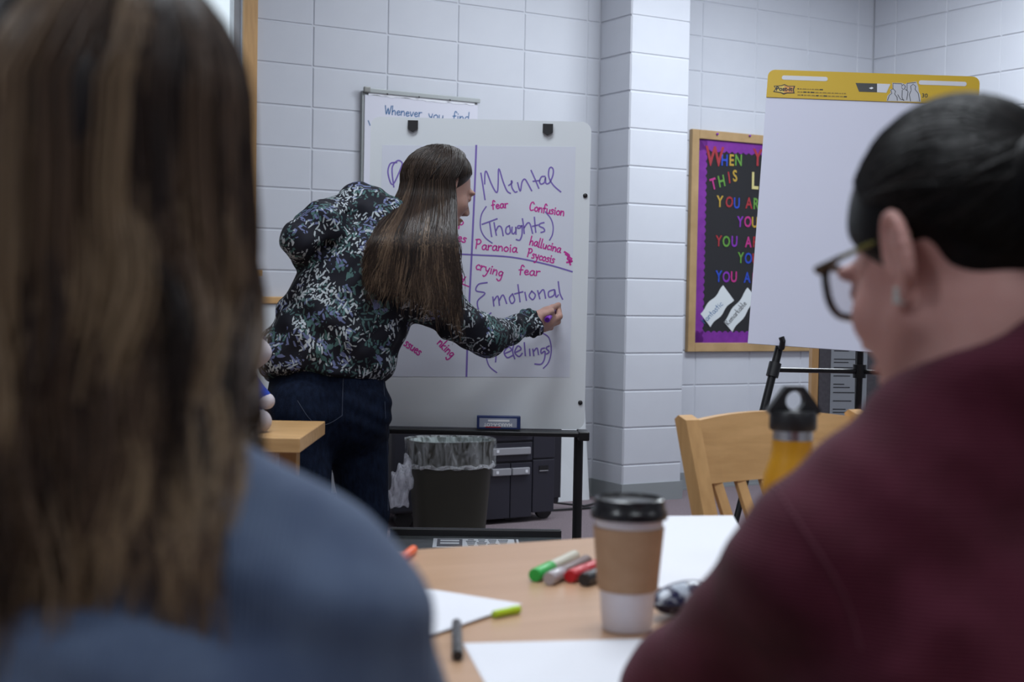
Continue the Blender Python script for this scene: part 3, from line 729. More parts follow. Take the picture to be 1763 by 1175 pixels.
LETTERS = [('W', 1230, 271, 34, 'r'), ('H', 1247, 277, 20, 'b'), ('E', 1259, 277, 20, 'y'), ('N', 1271, 277, 20, 'g'), ('Y', 1304, 273, 30, 'r'), ('O', 1318, 284, 19, 'y'),
 ('T', 1228, 318, 20, 'm', .3), ('H', 1242, 313, 20, 'g', .25), ('I', 1255, 307, 20, 'r', .2), ('S', 1265, 304, 20, 'y', .1), ('L', 1299, 313, 30, 'c'), ('I', 1311, 315, 30, 'c'),
 ('Y', 1239, 348, 20, 'y'), ('O', 1255, 349, 19, 'r', -.2), ('U', 1268, 351, 19, 'b'), ('A', 1289, 351, 20, 'r'), ('R', 1301, 352, 20, 'g'), ('E', 1314, 353, 20, 'b'),
 ('Y', 1274, 383, 19, 'p'), ('O', 1287, 383, 19, 'm'), ('U', 1299, 384, 19, 'y'),
 ('Y', 1237, 416, 19, 'r'), ('O', 1250, 417, 19, 'g'), ('U', 1264, 417, 19, 'p'), ('A', 1288, 418, 19, 'm'), ('R', 1300, 418, 19, 'r'), ('E', 1312, 419, 19, 'y'),
 ('Y', 1275, 445, 19, 'g'), ('O', 1288, 446, 19, 'b'), ('U', 1300, 447, 19, 'r'),
 ('Y', 1237, 477, 20, 'b'), ('O', 1250, 478, 19, 'p'), ('U', 1263, 478, 19, 'm'), ('A', 1286, 479, 19, 'b'), ('R', 1299, 480, 19, 'm'), ('E', 1311, 481, 19, 'g')]
TM = {}
for L_ in LETTERS:
    ch, px, py, hp, cl = L_[:5]; rot = L_[5] if len(L_) > 5 else 0.0
    q = Matrix.Translation(W(sA, 0, zB)) @ Matrix.Rotation(TH, 4, 'Z')
    p = q.inverted() @ onplane(px, py, W(0, .015), EN)
    ht = hp/298.*1.0
    if ch not in TM: TM[ch] = text_mesh(ch, 1.0, .012, .022)
    me = TM[ch].copy(); me.materials.clear()
    me.transform(Matrix.Translation((p.x, -.0175, p.z)) @ XF @ Matrix.Rotation(rot, 4, 'Z') @ Matrix.Diagonal((ht/.72*.80, ht/.72, ht/.72*.25, 1)))
    link('letter', me, FM[cl], bbd)
M_CARD = mat('white_card', (.62, .66, .68), .7)
def card(word, cpx, cpy, rotdeg, ln, wd, tpx, tpy, xh, ang, ink, wx, sl=0.0):
    q = Matrix.Translation(W(sA, 0, zB)) @ Matrix.Rotation(TH, 4, 'Z'); p = q.inverted() @ onplane(cpx, cpy, W(0, .015), EN)
    b = MB(); pl = []
    for i in range(13): pl.append((-ln/2+ln*i/12, -wd/2+.006*math.sin(i*.9)))
    for i in range(13): pl.append((ln/2-ln*i/12, wd/2+.006*math.sin(i*.9+1)))
    b.prism(pl, .0165, .0180, Matrix.Translation((p.x, 0, p.z)) @ XF @ Matrix.Rotation(math.radians(rotdeg), 4, 'Z'))
    b.build('word_card', M_CARD, bbd)
    write(bbd, word, tpx, tpy, xh, ang, wx, ink, .0034, W(0, .0182), EN, jig=.02)
card('Fantastic', 1234, 528, 44, .235, .112, 1213, 558, 5.2, -.80, M_INKBLUE, 1.2)
card('Remarkable', 1274, 534, 48, .27, .092, 1254, 561, 4.9, -.87, M_INKBLK, 1.08)
for px, py in ((1234, 231), (1290, 234)):
    p = onplane(px, py, W(0, .03), EN); q = Matrix.Translation(W(sA, 0, zB)) @ Matrix.Rotation(TH, 4, 'Z'); p = q.inverted() @ p
    b = MB(); b.lathe([(.006, 0), (.004, .006), (.007, .012), (.005, .014)], 8, Matrix.Translation((p.x, -.028, p.z)) @ XF); b.build('push_pin', FM['p'], bbd)

# ================================================================== freestanding tack panel under the pad
dp = J(1404, 655, 6.3)
dv = thing('display_panel', 'grey fabric display panel with oak edge and posted list beneath the easel pad', 'display panel', (dp.x, dp.y, 0), .10)
DH = 1.19
MB().box((.45, 0, .12+(DH-.12)/2), (.88, .03, DH-.12)).build('fabric', mat('grey_tackboard', (.10, .095, .11), .95, (.12, .115, .13), 60, bump=.2, bscale=400), dv)
MB().box((-.01, 0, DH/2), (.03, .045, DH)).build('edge_post', M_OAKZ, dv)
MB().box((.91, 0, DH/2), (.03, .045, DH)).build('edge_post', M_OAKZ, dv)
MB().box((.45, 0, DH+.012), (.95, .045, .025)).build('top_rail', M_OAK, dv)
for x in (-.01, .91): MB().box((x, 0, .02), (.04, .4, .04), bev=.01).build('foot', M_OAK, dv)
MB().box((.145, -.018, .83), (.165, .003, .66)).build('posted_list', mat('pale_sheet', (.36, .39, .43), .8), dv)
for i in range(17):
    for j in range(1+(i*7) % 3 % 2):
        L_ = .05+.085*((i*37+j*53) % 10)/10.
        MB().box((.075+L_/2, -.0202, 1.12-i*.037-j*.014), (L_, .0012, .004)).build('print_line', M_INKBLK, dv)

# ================================================================== self-stick pad on black tripod easel
pt = V((1.0974, 4.4112, HC+.7056)); yaw, lean, rl, PH, PWD = -.1778, .2166, .0478, .8726, .635
r_ = V((math.cos(yaw), math.sin(yaw), 0)); back = V((-math.sin(yaw), math.cos(yaw), 0)); u_ = V((0, 0, 1))*math.cos(lean)+back*math.sin(lean)
pr_ = r_*math.cos(rl)-u_*math.sin(rl); pu_ = u_*math.cos(rl)+r_*math.sin(rl); pn_ = pr_.cross(pu_)
if pn_.y > 0: pn_ = -pn_
Fp = frame(pt, pr_, pu_, pn_)                     # origin: middle of the top edge; x right, y up, z towards the room
pad = thing('easel_pad', 'large white self-stick pad with yellow header on black tripod', 'chart pad', (pt.x, pt.y-.15, 0), 0)
HD = .0905
MB().box((0, -PH/2-.02, -.012), (PWD, PH-.05, .012), Fp).build('cardboard_back', mat('pad_back', (.4, .38, .33), .8), pad, world=True)
MB().box((0, -(PH+HD)/2, -.003), (PWD, PH-HD, .006), Fp).build('sheets', mat('pad_sheet', (.62, .63, .75), .75), pad, world=True)
M_YEL = mat('yellow_header', (.56, .36, .008), .5)
# header strip with rounded upper corners and two hand slots
hdp = [(-PWD/2, -HD)]+[(-PWD/2+.022-.022*math.cos(a), -.022+.022*math.sin(a)) for a in [i*math.pi/10 for i in range(6)]]+[(PWD/2-.022+.022*math.sin(a), -.022+.022*math.cos(a)) for a in [i*math.pi/10 for i in range(6)]]+[(PWD/2, -HD)]
MB().prism(hdp[::-1], -.002, .003, Fp).build('header', M_YEL, pad, world=True)
M_SLOT = mat('slot_white', (.60, .61, .66), .6)
def padp(px, py): return Fp.inverted() @ onplane(px, py, pt+pn_*.003, pn_)
for x0, y0, x1, y1 in ((1346, 135, 1425, 135), (1582, 140, 1664, 147)):
    a, c = padp(x0, y0), padp(x1, y1); m_ = (a+c)/2
    MB().prism(rrect((c-a).length, .014, .0065, cx=m_.x, cy=m_.y), .003, .0036, Fp).build('hand_slot', M_SLOT, pad, world=True)
lg = padp(1350, 154)
MB().prism([(lg.x+x*.033, lg.y+y*.017) for x, y in ((-1, -.55), (-.8, .1), (-1, .6), (-.3, .75), (0, 1), (.35, .7), (1, .75), (.9, 0), (1, -.7), (.3, -.75), (0, -1), (-.35, -.7))][::-1], .003, .0036, Fp).build('logo_edge', M_INKBLK, pad, world=True)
MB().prism([(lg.x+x*.029, lg.y+y*.0135) for x, y in ((-1, -.55), (-.8, .1), (-1, .6), (-.3, .75), (0, 1), (0, -.95), (-.35, -.7))][::-1], .0036, .0040, Fp).build('logo_leaf', mat('logo_yellow', (.62, .45, .08), .5), pad, world=True)
MB().prism([(lg.x+x*.029, lg.y+y*.0135) for x, y in ((0, 1), (.35, .7), (1, .75), (.9, 0), (1, -.7), (.3, -.75), (0, -.95))][::-1], .0036, .0040, Fp).build('logo_leaf', mat('logo_orange', (.60, .27, .05), .5), pad, world=True)
text(pad, 'Post-it', .019, Fp @ Matrix.Translation((lg.x, lg.y+.0005, .0042)), M_INKBLK, bold=.0007, ext=.0002)
M_PRINT = mat('header_print', (.26, .17, .02), .6)
for i, (a, n_) in enumerate(((1375, 44), (1375, 80), (1375, 84))):
    p = padp(1373+2*i*0, 153+i*5.3); L_ = n_*.0018
    q = 0
    while q < L_-.003:
        wl_ = .004+.009*((i*13+int(q*3000)*7) % 10)/10.
        MB().box((p.x+q+wl_/2, p.y, .0034), (wl_, .0034, .0005), Fp).build('print_line', M_PRINT if (int(q*900)+i) % 4 else M_INKBLK, pad, world=True)
        q += wl_+.0025
def pq(pts): return [(padp(x, y).x, padp(x, y).y) for x, y in pts]
MB().prism(pq([(1473, 143), (1510, 144), (1510, 159), (1479, 158)])[::-1], .003, .0036, Fp).build('picture_dark', M_BLACK, pad, world=True)
MB().prism(pq([(1510, 144), (1533, 145), (1526, 160), (1510, 159)])[::-1], .003, .0036, Fp).build('picture_light', M_SLOT, pad, world=True)
MB().prism(pq([(1496, 152), (1501, 150), (1504, 152), (1500, 154)])[::-1], .0036, .004, Fp).build('picture_mark', M_PAPER, pad, world=True)  # small white mark on the dark half of the header picture
k3 = 390/1763.
def T3(pts): return [(1310+x*k3, 110+y*k3) for x, y in pts]
out = T3([(978, 290), (985, 250), (1010, 225), (1005, 195), (1025, 200), (1022, 148), (1098, 150), (1125, 160), (1135, 150), (1210, 138), (1225, 180), (1228, 215), (1242, 245), (1245, 297)])
MB().prism(pq(out), .003, .0036, Fp).build('sketch_panel', mat('sketch_grey', (.48, .49, .54), .7), pad, world=True)
def pline(pts):
    b = MB(); ribbon(b, [onplane(x, y, pt+pn_*.0036, pn_) for x, y in T3(pts)], pn_, .0018, .0004); b.build('sketch_line', M_INKBLK, pad, world=True)
for q in ([(985, 285), (1000, 245), (1020, 230), (1010, 205), (1030, 195), (1048, 215), (1040, 235), (1060, 260), (1062, 285)], [(1028, 195), (1028, 152), (1095, 155), (1096, 165)], [(1095, 175), (1110, 160), (1125, 175), (1118, 195), (1108, 200), (1095, 185)], [(1100, 205), (1098, 260), (1110, 285)], [(1125, 200), (1145, 215), (1135, 280)], [(1138, 210), (1138, 152), (1205, 145)], [(1170, 205), (1165, 175), (1185, 158), (1205, 175), (1200, 200), (1225, 230), (1235, 290)], [(1168, 210), (1155, 240), (1165, 290)], [(1065, 240), (1085, 275), (1115, 282)]):
    pline(q)
p30 = padp(1592, 165); text(pad, '30', .018, Fp @ Matrix.Translation((p30.x, p30.y, .0033)), M_INKBLK, bold=.0003, ext=.0002)
# tripod
tp = thing('tripod_easel', 'black telescoping tripod easel holding the yellow-topped pad', 'easel', (pt.x, pt.y+.1, 0), 0)
pbot = lambda x, o: Fp @ V((x, -PH-.005, o))
def behind(px, py, o): return onplane(px, py, pt-pn_*o, pn_)
hook = behind(1342, 597, .03); knee = J(1332, 637, hook.y-.012)
dirl = (knee-hook)
foot_l = knee+dirl*((knee.z-.012)/(hook.z-knee.z))
cpost = J(1480, 640, 4.45); rk = J(1627, 650, hook.y-.05); apex = Fp @ V((.0, -.02, -.04))
rdir = V((-dirl.x*.9, dirl.y, dirl.z)); foot_r = rk+rdir*((rk.z-.012)/(hook.z-knee.z)); hook_r = rk-rdir
for a, f_ in ((hook, foot_l), (hook_r, foot_r)):
    MB().tube([a, a+(f_-a)*.35], .0125, 10).build('leg_upper', M_BMETAL, tp, world=True)
    MB().tube([a+(f_-a)*.35, f_], .0095, 10).build('leg_lower', M_BMETAL, tp, world=True)
    MB().tube([f_-(f_-a).normalized()*.03, f_], .014, 10).build('rubber_foot', M_BLACK, tp, world=True)
    MB().tube([a, apex], .011, 10).build('leg_rail', M_BMETAL, tp, world=True)
    c_ = a+(f_-a).normalized()*(knee-hook).length
    MB().tube([c_-(f_-a).normalized()*.022, c_+(f_-a).normalized()*.022], .019, 10).build('clamp', M_BLACK, tp, world=True)
    h_ = MB(); h_.tube([a+V((0, .0, .0)), a+V((0, -.04, -.002)), a+V((0, -.05, .018)), a+V((-.004, -.048, .03))], .009, 8); h_.build('pad_rest', M_BLACK, tp, world=True)
MB().tube([knee, cpost], .0075, 8).build('brace', M_BMETAL, tp, world=True)
MB().tube([cpost, rk], .0075, 8).build('brace', M_BMETAL, tp, world=True)
MB().tube([V((cpost.x, cpost.y, cpost.z+.5)), cpost, V((cpost.x, cpost.y+.03, .5))], .011, 10).build('centre_post', M_BMETAL, tp, world=True)
MB().tube([V((cpost.x, cpost.y, cpost.z-.02)), V((cpost.x, cpost.y, cpost.z+.022))], .021, 10).build('hub', M_BLACK, tp, world=True)
MB().tube([V((cpost.x, cpost.y+.02, cpost.z+.3)), V((cpost.x*(1+.42/cpost.y), cpost.y+.42, .012))], .011, 10).build('rear_leg', M_BMETAL, tp, world=True)

# ================================================================== copier
CF = .65; cs1 = -.081; cs0 = cs1-.93
cp = thing('copier', 'black office copier with paper drawers behind the waste bin', 'copier', W((cs0+cs1)/2, CF-.225, 0), TH)
M_COP = mat('copier_charcoal', (.018, .018, .026), .42); M_COPL = mat('copier_panel', (.026, .026, .038), .4)
M_HAND = mat('drawer_grey', (.33, .33, .36), .4)
HX = .465; HY = .225; CD = .45
MB().box((0, .0, .56), (.93, .42, .96), bev=.012).build('body', M_COP, cp)
MB().box((.245, -HY+.012, .56), (.44, .012, .9)).build('right_door', M_COP, cp)
def cpx(px): return (sOf(px, 800, CF)-(cs0+cs1)/2)
xa, xb, xm = cpx(845), cpx(916), cpx(878)
q = Matrix.Identity(4)
def zz(py): return zOf(880, py, CF)
for (z0, z1) in ((zz(760), zz(735)), (zz(795), zz(762)), (zz(893), zz(797))):
    for xs_ in (((xm-.17, xm-.002), (xm+.002, cpx(915))) if z1 < zz(790) else ((xm-.17, cpx(915)),)):
        MB().box(((xs_[0]+xs_[1])/2, -HY+.003, (z0+z1)/2), (xs_[1]-xs_[0], .02, abs(z1-z0)-.004), bev=.003).build('drawer', M_COPL, cp)
for y0, y1, a, c in ((741, 748, 849, 911), (771, 783, 845, 910), (806, 818, 845, 877), (806, 818, 879, 909)):
    MB().box(((cpx(a)+cpx(c))/2, -HY-.012, (zz(y0)+zz(y1))/2), (cpx(c)-cpx(a), .02, zz(y0)-zz(y1)), bev=.003).build('drawer_handle', M_HAND, cp)
for a, y0 in ((849, 772), (849, 808), (899, 808)):
    MB().box((cpx(a+4), -HY-.0225, zz(y0+4)), (.014, .002, .014)).build('drawer_number', M_PAPER, cp)
for x0, x1, y0, y1 in ((917, 954, 751, 792), (917, 954, 794, 886)):
    MB().box(((cpx(x0)+cpx(x1))/2, -HY+.003, (zz(y0)+zz(y1))/2), (cpx(x1)-cpx(x0), .016, zz(y0)-zz(y1)), bev=.004).build('side_door', M_COPL, cp)
MB().box((cpx(935), -HY-.005, zz(809)), (.052, .006, .025)).build('door_grip', M_BLACK, cp)
MB().box((cpx(935), -HY-.007, zz(813.5)), (.05, .006, .004)).build('grip_lip', M_HAND, cp)
MB().box((cpx(810), -HY-.004, zz(744)), (.06, .01, .02)).build('status_panel', mat('status_grey', (.12, .12, .13), .3), cp)
MB().box((0, .02, 1.08), (.8, .40, .09), bev=.02).build('scanner_lid', M_COPL, cp)
for x in (-.38, -.1, .2, .40):
    for y in (-.16, .16): MB().tube([(x, y-.012, .045), (x, y+.012, .045)], .045, 12).build('caster', M_BLACK, cp)
MB().box((0, 0, .088), (.80, .38, .03)).build('base', M_BLACK, cp)
# power cord
e = W(.5, .03, .012)
cd = MB(); cd.tube([W(cs1+.01, .3, .2), W(cs1+.06, .33, .12), W(cs1+.16, .3, .03), W(cs1+.33, .36, .008), W(.38, .30, .008), W(.7, .40, .008)], .006, 8)
cd.tube([W(cs1+.01, .35, .06), W(cs1+.10, .42, .008), W(.2, .43, .008), W(.55, .42, .008)], .006, 8)
setp(cd.build('power_cord', M_BLACK), 'black power cord trailing from the copier across the carpet', 'cord')
# white foam board leaning against the wall beside the pillar
fb = MB(); b0, b1 = sOf(952, 860, .12), sOf(1013, 866, .12)
M = Matrix.Translation(W(0, 0, 0)) @ Matrix.Rotation(TH, 4, 'Z')
q0 = [(b0-.45, -.15, 0), (b1+.0, -.12, 0), (b1-.02, -.03, .95), (b0-.45, -.03, .95)]
vs = q0+[(x, y-.01, z) for x, y, z in q0]
fb.add(vs, [(0, 1, 2, 3), (7, 6, 5, 4), (0, 4, 5, 1), (1, 5, 6, 2), (2, 6, 7, 3), (3, 7, 4, 0)], M)
setp(fb.build('foam_board', M_WHITEB), 'white foam board leaning on the wall right of the copier', 'board')

# ================================================================== waste bin with liner
bc = J(774, 900, 6.42); bin_ = thing('waste_bin', 'dark olive office waste bin lined with a clear plastic bag', 'bin', (bc.x, bc.y, 0), TH*.6)
M_BIN = mat('bin_olive', (.022, .022, .014), .45, (.028, .028, .018), 5)
hT = J(774, 757, 6.42).z
rT, rB = .192, .158
pr = [(rB*.9, .0), (rB, .012), (rT, hT-.02), (rT+.006, hT-.012), (rT+.006, hT), (rT-.004, hT), (rT-.006, hT-.02), (rB-.006, .02), (.02, .018)]
b = MB(); b.lathe(pr, 40, None, 1, .78, True, False, 2.6); b.build('bin_body', M_BIN, bin_)
M_LIN = glassy('clear_liner', (.62, .65, .67), .20, .2, (28, .02, .42))
lp = []; n_ = 48; hs = [hT-.004, hT+.006, hT+.005, hT-.03, hT-.075, hT-.105, hT-.118, hT-.112]
b = MB(); vs = []; fs = []
for i, z in enumerate(hs):
    for k_ in range(n_):
        a = 2*math.pi*k_/n_; ca, sa = math.cos(a), math.sin(a); qq = (abs(ca)**2.6+abs(sa)**2.6)**(-1/2.6)
        rr = (rT+(-.012, .004, .012, .012, .011, .013, .018, .010)[i]+(.003*math.sin(k_*2.3+i*1.7)+.002*math.sin(k_*5.1+i)) * (0 if i < 2 else 1))*qq*(1-.05*max(0, i-3)/5)
        vs.append((rr*ca, rr*sa*.78, z+.004*math.sin(k_*1.3)*(i > 4)))
for i in range(len(hs)-1):
    for k_ in range(n_): fs.append((i*n_+k_, i*n_+(k_+1) % n_, (i+1)*n_+(k_+1) % n_, (i+1)*n_+k_))
b.add(vs, fs, None, True); b.build('liner_cuff', M_LIN, bin_)
b = MB(); b.tube([((rT-.001)*q_*math.cos(a), (rT-.001)*.78*q_*math.sin(a), hT-.112+.005*math.sin(i*1.9)) for i, a in enumerate([j_*math.pi/24 for j_ in range(48)]) for q_ in [(abs(math.cos(a))**2.6+abs(math.sin(a))**2.6)**(-1/2.6)]], [.008+.003*math.sin(i*2.7) for i in range(48)], 8, closed=True); b.build('liner_roll', glassy('rolled_film', (.6, .6, .64), .45, .3, (30, .2, .6)), bin_)
# inside of the bag
b = MB(); vs = []; fs = []
for i, (rr, z) in enumerate(((rT-.008, hT-.002), (rT-.02, hT-.10), (rT-.04, hT-.22), (.05, hT-.30))):
    for k_ in range(n_):
        a = 2*math.pi*k_/n_; ca, sa = math.cos(a), math.sin(a); qq = (abs(ca)**2.6+abs(sa)**2.6)**(-1/2.6)
        r2 = (rr+.008*math.sin(k_*1.9+i*2)*(i > 0))*qq; vs.append((r2*ca, r2*sa*.78, z))
for i in range(3):
    for k_ in range(n_): fs.append((i*n_+k_, i*n_+(k_+1) % n_, (i+1)*n_+(k_+1) % n_, (i+1)*n_+k_))
b.add(vs, fs, None, True); b.build('liner_inside', glassy('bag_inside', (.62, .70, .70), .55, .2, (24, .25, .9)), bin_)
# bag tail hanging at the left
g = SDF(.006); tl_ = [J(703, 790, 6.3), J(693, 825, 6.28), J(685, 862, 6.28)]
g.rc(tl_[0], tl_[1], .02, .04, .03, ax=(0, 1, 0), fl=.5); g.rc(tl_[1], tl_[2], .04, .048, .03, ax=(0, 1, 0), fl=.5)
g.cut(tl_[2]+V((0, 0, -.03)), (0, 0, -1))
g.disp = lambda X, Y, Z: .004*np.sin(X*160+Z*40)+.003*np.sin(X*90-Z*70)
link('bag_tail', g.mesh('bag_tail'), glassy('bag_film', (.58, .59, .66), .5, .3, (30, .25, .75)), bin_, world=True)

# ================================================================== storage tote on the floor before the easel
tz = .40; ta, tb = J(672, 912, 4.33), J(970, 920, 4.33)
tx0, tx1 = -.355, tb.x
tt = thing('storage_tote', 'dark storage tote with shiny lid and white label in front of the easel', 'storage box', ((tx0+tx1)/2, 4.12, 0), byaw)
wT = tx1-tx0
M_TOTE = mat('tote_grey', (.035, .04, .042), .22, (.09, .10, .105), 6, (1, 3, 1))
b = MB(); b.prism(rrect(wT-.04, .38, .03), .0, tz-.05); b.build('tub', M_TOTE, tt)
b = MB(); b.prism(rrect(wT, .43, .03), tz-.05, tz-.02); b.build('lid', M_TOTE, tt)
MB().box((0, .205, tz-.012), (wT, .022, .03), bev=.004).build('lid_rim', M_BLACK, tt)
M_TLAB = mat('tote_label', (.45, .47, .50), .5)
MB().box((-.0, .075, tz-.0195), (.255, .15, .001)).build('label_sticker', M_TLAB, tt)
MB().box((-.078, .075, tz-.0185), (.075, .125, .001)).build('label_emblem', mat('label_dark', (.05, .05, .06), .5), tt)
for y in (.105, .06): MB().box((-.078, y, tz-.0175), (.056, .022, .001)).build('emblem_mark', M_TLAB, tt)
MB().box((.118, .075, tz-.0185), (.006, .14, .001)).build('label_edge', bpy.data.materials['label_dark'], tt)
for i in range(5):
    for j in range(4):
        L_ = .018+.004*((i*3+j*5) % 4)
        MB().box((-.015+j*.032, .128-i*.024, tz-.0185), (L_, .007, .001)).build('print_mark', M_INKBLK, tt)

# ================================================================== meeting table
TZ = .71; TA = math.radians(26); tdir = V((math.cos(TA), math.sin(TA), 0)); tper = V((-math.sin(TA), math.cos(TA), 0))
far = onZ(700, 948, TZ); far2 = onZ(1019, 931.5, TZ)
TWD = 1.09
cen = far+tdir*.52-tper*(TWD/2)
tb_ = thing('meeting_table', 'oak laminate meeting table strewn with papers and markers', 'table', (cen.x, cen.y, 0), TA)
MB().prism(rrect(2.3, TWD, .05), TZ-.032, TZ).build('table_top', M_OAKT, tb_)
for x in (-1.0, 1.0):
    for y in (-.44, .44): MB().box((x, y, (TZ-.03)/2), (.06, .06, TZ-.03), bev=.006).build('leg', M_OAKZ, tb_)
for y in (-.40, .40): MB().box((0, y, TZ-.075), (1.9, .025, .085)).build('apron', M_OAK, tb_)
# paper cup
c0 = onZ(1079, 1084, TZ)
cup = thing('coffee_cup', 'tall white paper coffee cup with kraft sleeve and black lid', 'cup', (c0.x, c0.y, TZ))
HCUP = .146
M_CUP = mat('cup_paper', (.66, .63, .68), .5); M_SLV = mat('kraft_sleeve', (.37, .225, .13), .8, (.40, .25, .15), 60)
b = MB(); b.lathe([(.0285, .0), (.0305, .002), (.0425, HCUP)], 36); b.build('cup_body', M_CUP, cup)
rz = lambda z: .0305+(.0425-.0305)*z/HCUP
b = MB(); b.lathe([(rz(.052)+.0006, .050), (rz(.052)+.0022, .051), (rz(.132)+.0022, .127), (rz(.132)+.0006, .128)], 36, closed_end=False); b.build('sleeve', M_SLV, cup)
b = MB(); b.lathe([(.0438, HCUP-.008), (.0468, HCUP-.008), (.0472, HCUP-.001), (.0462, HCUP+.002), (.0445, HCUP+.004), (.0430, HCUP+.0155), (.0405, HCUP+.0165), (.038, HCUP+.0125), (.0, HCUP+.0115)], 36, closed_end=False); b.build('lid', mat('lid_black', (.012, .012, .014), .25), cup)
MB().box((0, -.034, HCUP+.0155), (.014, .008, .003), bev=.001).build('sip_tab', M_BLACK, cup)
# bottle
c1 = J(1366, 700, 1.9)
bo = thing('water_bottle', 'yellow metal water bottle with black loop cap behind the maroon shoulder', 'bottle', (c1.x, c1.y, TZ))
M_BOT = mat('bottle_yellow', (.62, .30, .012), .35); M_STEEL = mat('steel', (.55, .55, .56), .25, metal=.9)
zt_ = J(1366, 665, 1.9).z-TZ
ze = zt_-.060
b = MB(); b.lathe([(.036, 0), (.0385, .004), (.0385, ze-.075), (.037, ze-.058), (.030, ze-.036), (.0275, ze-.024), (.0272, ze-.012)], 32); b.build('bottle_body', M_BOT, bo)
b = MB(); b.lathe([(.0265, ze-.013), (.0265, ze+.003)], 32); b.build('steel_neck', M_STEEL, bo)
b = MB(); b.lathe([(.0305, ze+.001), (.0315, ze+.004), (.0315, ze+.022), (.029, ze+.027)], 32); b.build('cap', M_BLACK, bo)
# loop: a tapering plate with a round hole
def trap(a):
    c_, s_ = math.cos(a), math.sin(a); t_ = 1e9
    for nx_, nz_, d_ in ((0, 1, .0195), (0, -1, .0185), (.80, .60, .0215), (-.80, .60, .0215)):
        q_ = c_*nx_+s_*nz_
        if q_ > 1e-6: t_ = min(t_, d_/q_)
    return t_
b = MB(); vs = []; fs = []; n_ = 36
for i in range(n_):
    a = 2*math.pi*i/n_; ro = trap(a); ri = .0130
    for y in (-.008, .008):
        for r2 in (ri, ro): vs.append((r2*math.cos(a), y, ze+.0405+r2*math.sin(a)))
for i in range(n_):
    j = (i+1) % n_
    for p_, q_ in ((0, 1), (1, 3), (3, 2), (2, 0)): fs.append((i*4+p_, i*4+q_, j*4+q_, j*4+p_))
b.add(vs, fs, Matrix.Rotation(.12, 4, 'Z')); b.build('carry_loop', M_BLACK, bo)
# papers
def sheet(name, label, px, z, th=.0006, n=1):
    ps = [onZ(x, y, z) for x, y in px]; c = sum(ps, V((0, 0, 0)))/len(ps)
    o = MB().prism([(p.x-c.x, p.y-c.y) for p in ps][::-1], 0, th).build(name, M_PAPER); o.location = (c.x, c.y, z-th)
    return setp(o, label, 'paper')
sheet('paper_sheet', 'white sheet of paper beside the left blue sleeve, pointed corner towards the markers', [(640, 1000), (705, 1009), (899, 1040), (735, 1096), (600, 1110)], TZ+.004)
sheet('paper_sheet', 'white sheet of paper in the foreground below the coffee cup', [(797, 1108), (1123, 1100), (1190, 1230), (870, 1240)], TZ+.0012)
sheet('paper_pad', 'thick white paper pad at the far right side of the table behind the cup', [(1137, 889), (1262, 888), (1330, 1012), (1122, 1012)], TZ+.021, .020)
# markers and pens
def marker(label, a, b_, r, body, cap, capfrac=.3, tipc=None, z=TZ, name='marker', cat='marker', grp='pens and markers on the table'):
    pa_, pb_ = onZ(*a, z), onZ(*b_, z); d = (pb_-pa_).normalized()
    t = thing(name, label, cat, (pa_.x, pa_.y, z), math.atan2(d.y, d.x), grp)
    L_ = (pb_-pa_).length; R_ = Matrix.Translation((0, 0, r)) @ Matrix.Rotation(math.pi/2, 4, 'Y')
    MB().lathe([(r*.93, 0), (r, .002), (r, L_*capfrac), (r*.96, L_*capfrac+.001)], 16, R_).build('cap', cap, t)
    MB().lathe([(r*.92, L_*capfrac), (r*.92, L_-.003), (r*.8, L_)], 16, R_).build('barrel', body, t)
    return t
M_GRN = mat('green_plastic', (.02, .42, .06), .35); M_RED = mat('red_plastic', (.55, .01, .02), .35); M_ORG = mat('orange_plastic', (.85, .12, .01), .35); M_LIME = mat('lime_plastic', (.45, .65, .02), .35)
M_BARL = mat('cream_barrel', (.55, .52, .42), .45); M_CLR = mat('clear_grey', (.42, .38, .40), .25); M_BRN = mat('brown_barrel', (.16, .10, .09), .4); M_DGR = mat('dark_barrel', (.04, .04, .045), .4)
marker('marker with green cap and cream barrel left of the coffee cup', (920, 1003), (990, 968), .0098, M_BARL, M_GRN, .38)
marker('marker with clear cap lying between the green and the red marker', (945, 1009), (1011, 976), .0096, M_BRN, M_CLR, .3)
marker('red marker lying against the coffee cup', (981, 1005), (1056, 972), .0096, M_RED, M_RED, .3)
marker('black capped marker nearest the coffee cup', (1005, 1011), (1074, 984), .0098, M_DGR, M_BLACK, .35)
marker('orange highlighter pen peeking out beside the blue sleeve', (712, 954), (650, 1002), .007, M_ORG, M_ORG, .3)
marker('black gel pen lying on the table beside the foreground sheet', (788, 1140), (786, 1082), .0065, M_DGR, M_BLACK, .2)
marker('lime green highlighter tip under the corner of the paper', (893, 1057), (850, 1066), .0055, M_LIME, M_LIME, .3)
# patterned glasses case
gc = onZ(1162, 1058, TZ); cs = thing('glasses_case', 'dark blue patterned glasses case beside the maroon sleeve', 'case', (gc.x+.012, gc.y, TZ), math.radians(48))
M_CASE = mat('navy_pattern', (.010, .010, .05), .25, (.42, .47, .55), 70, contrast=(.48, .56))
g = SDF(.004); g.ell((0, 0, .022), (.062, .026, .021), k=.005); link('shell', g.mesh(), M_CASE, cs)
b = MB(); b.tube([(.0625*math.cos(a), .0268*math.sin(a), .021) for a in [i*math.pi/16 for i in range(32)]], .0028, 8, closed=True); b.build('rim', mat('navy_rim', (.008, .007, .03), .3), cs)

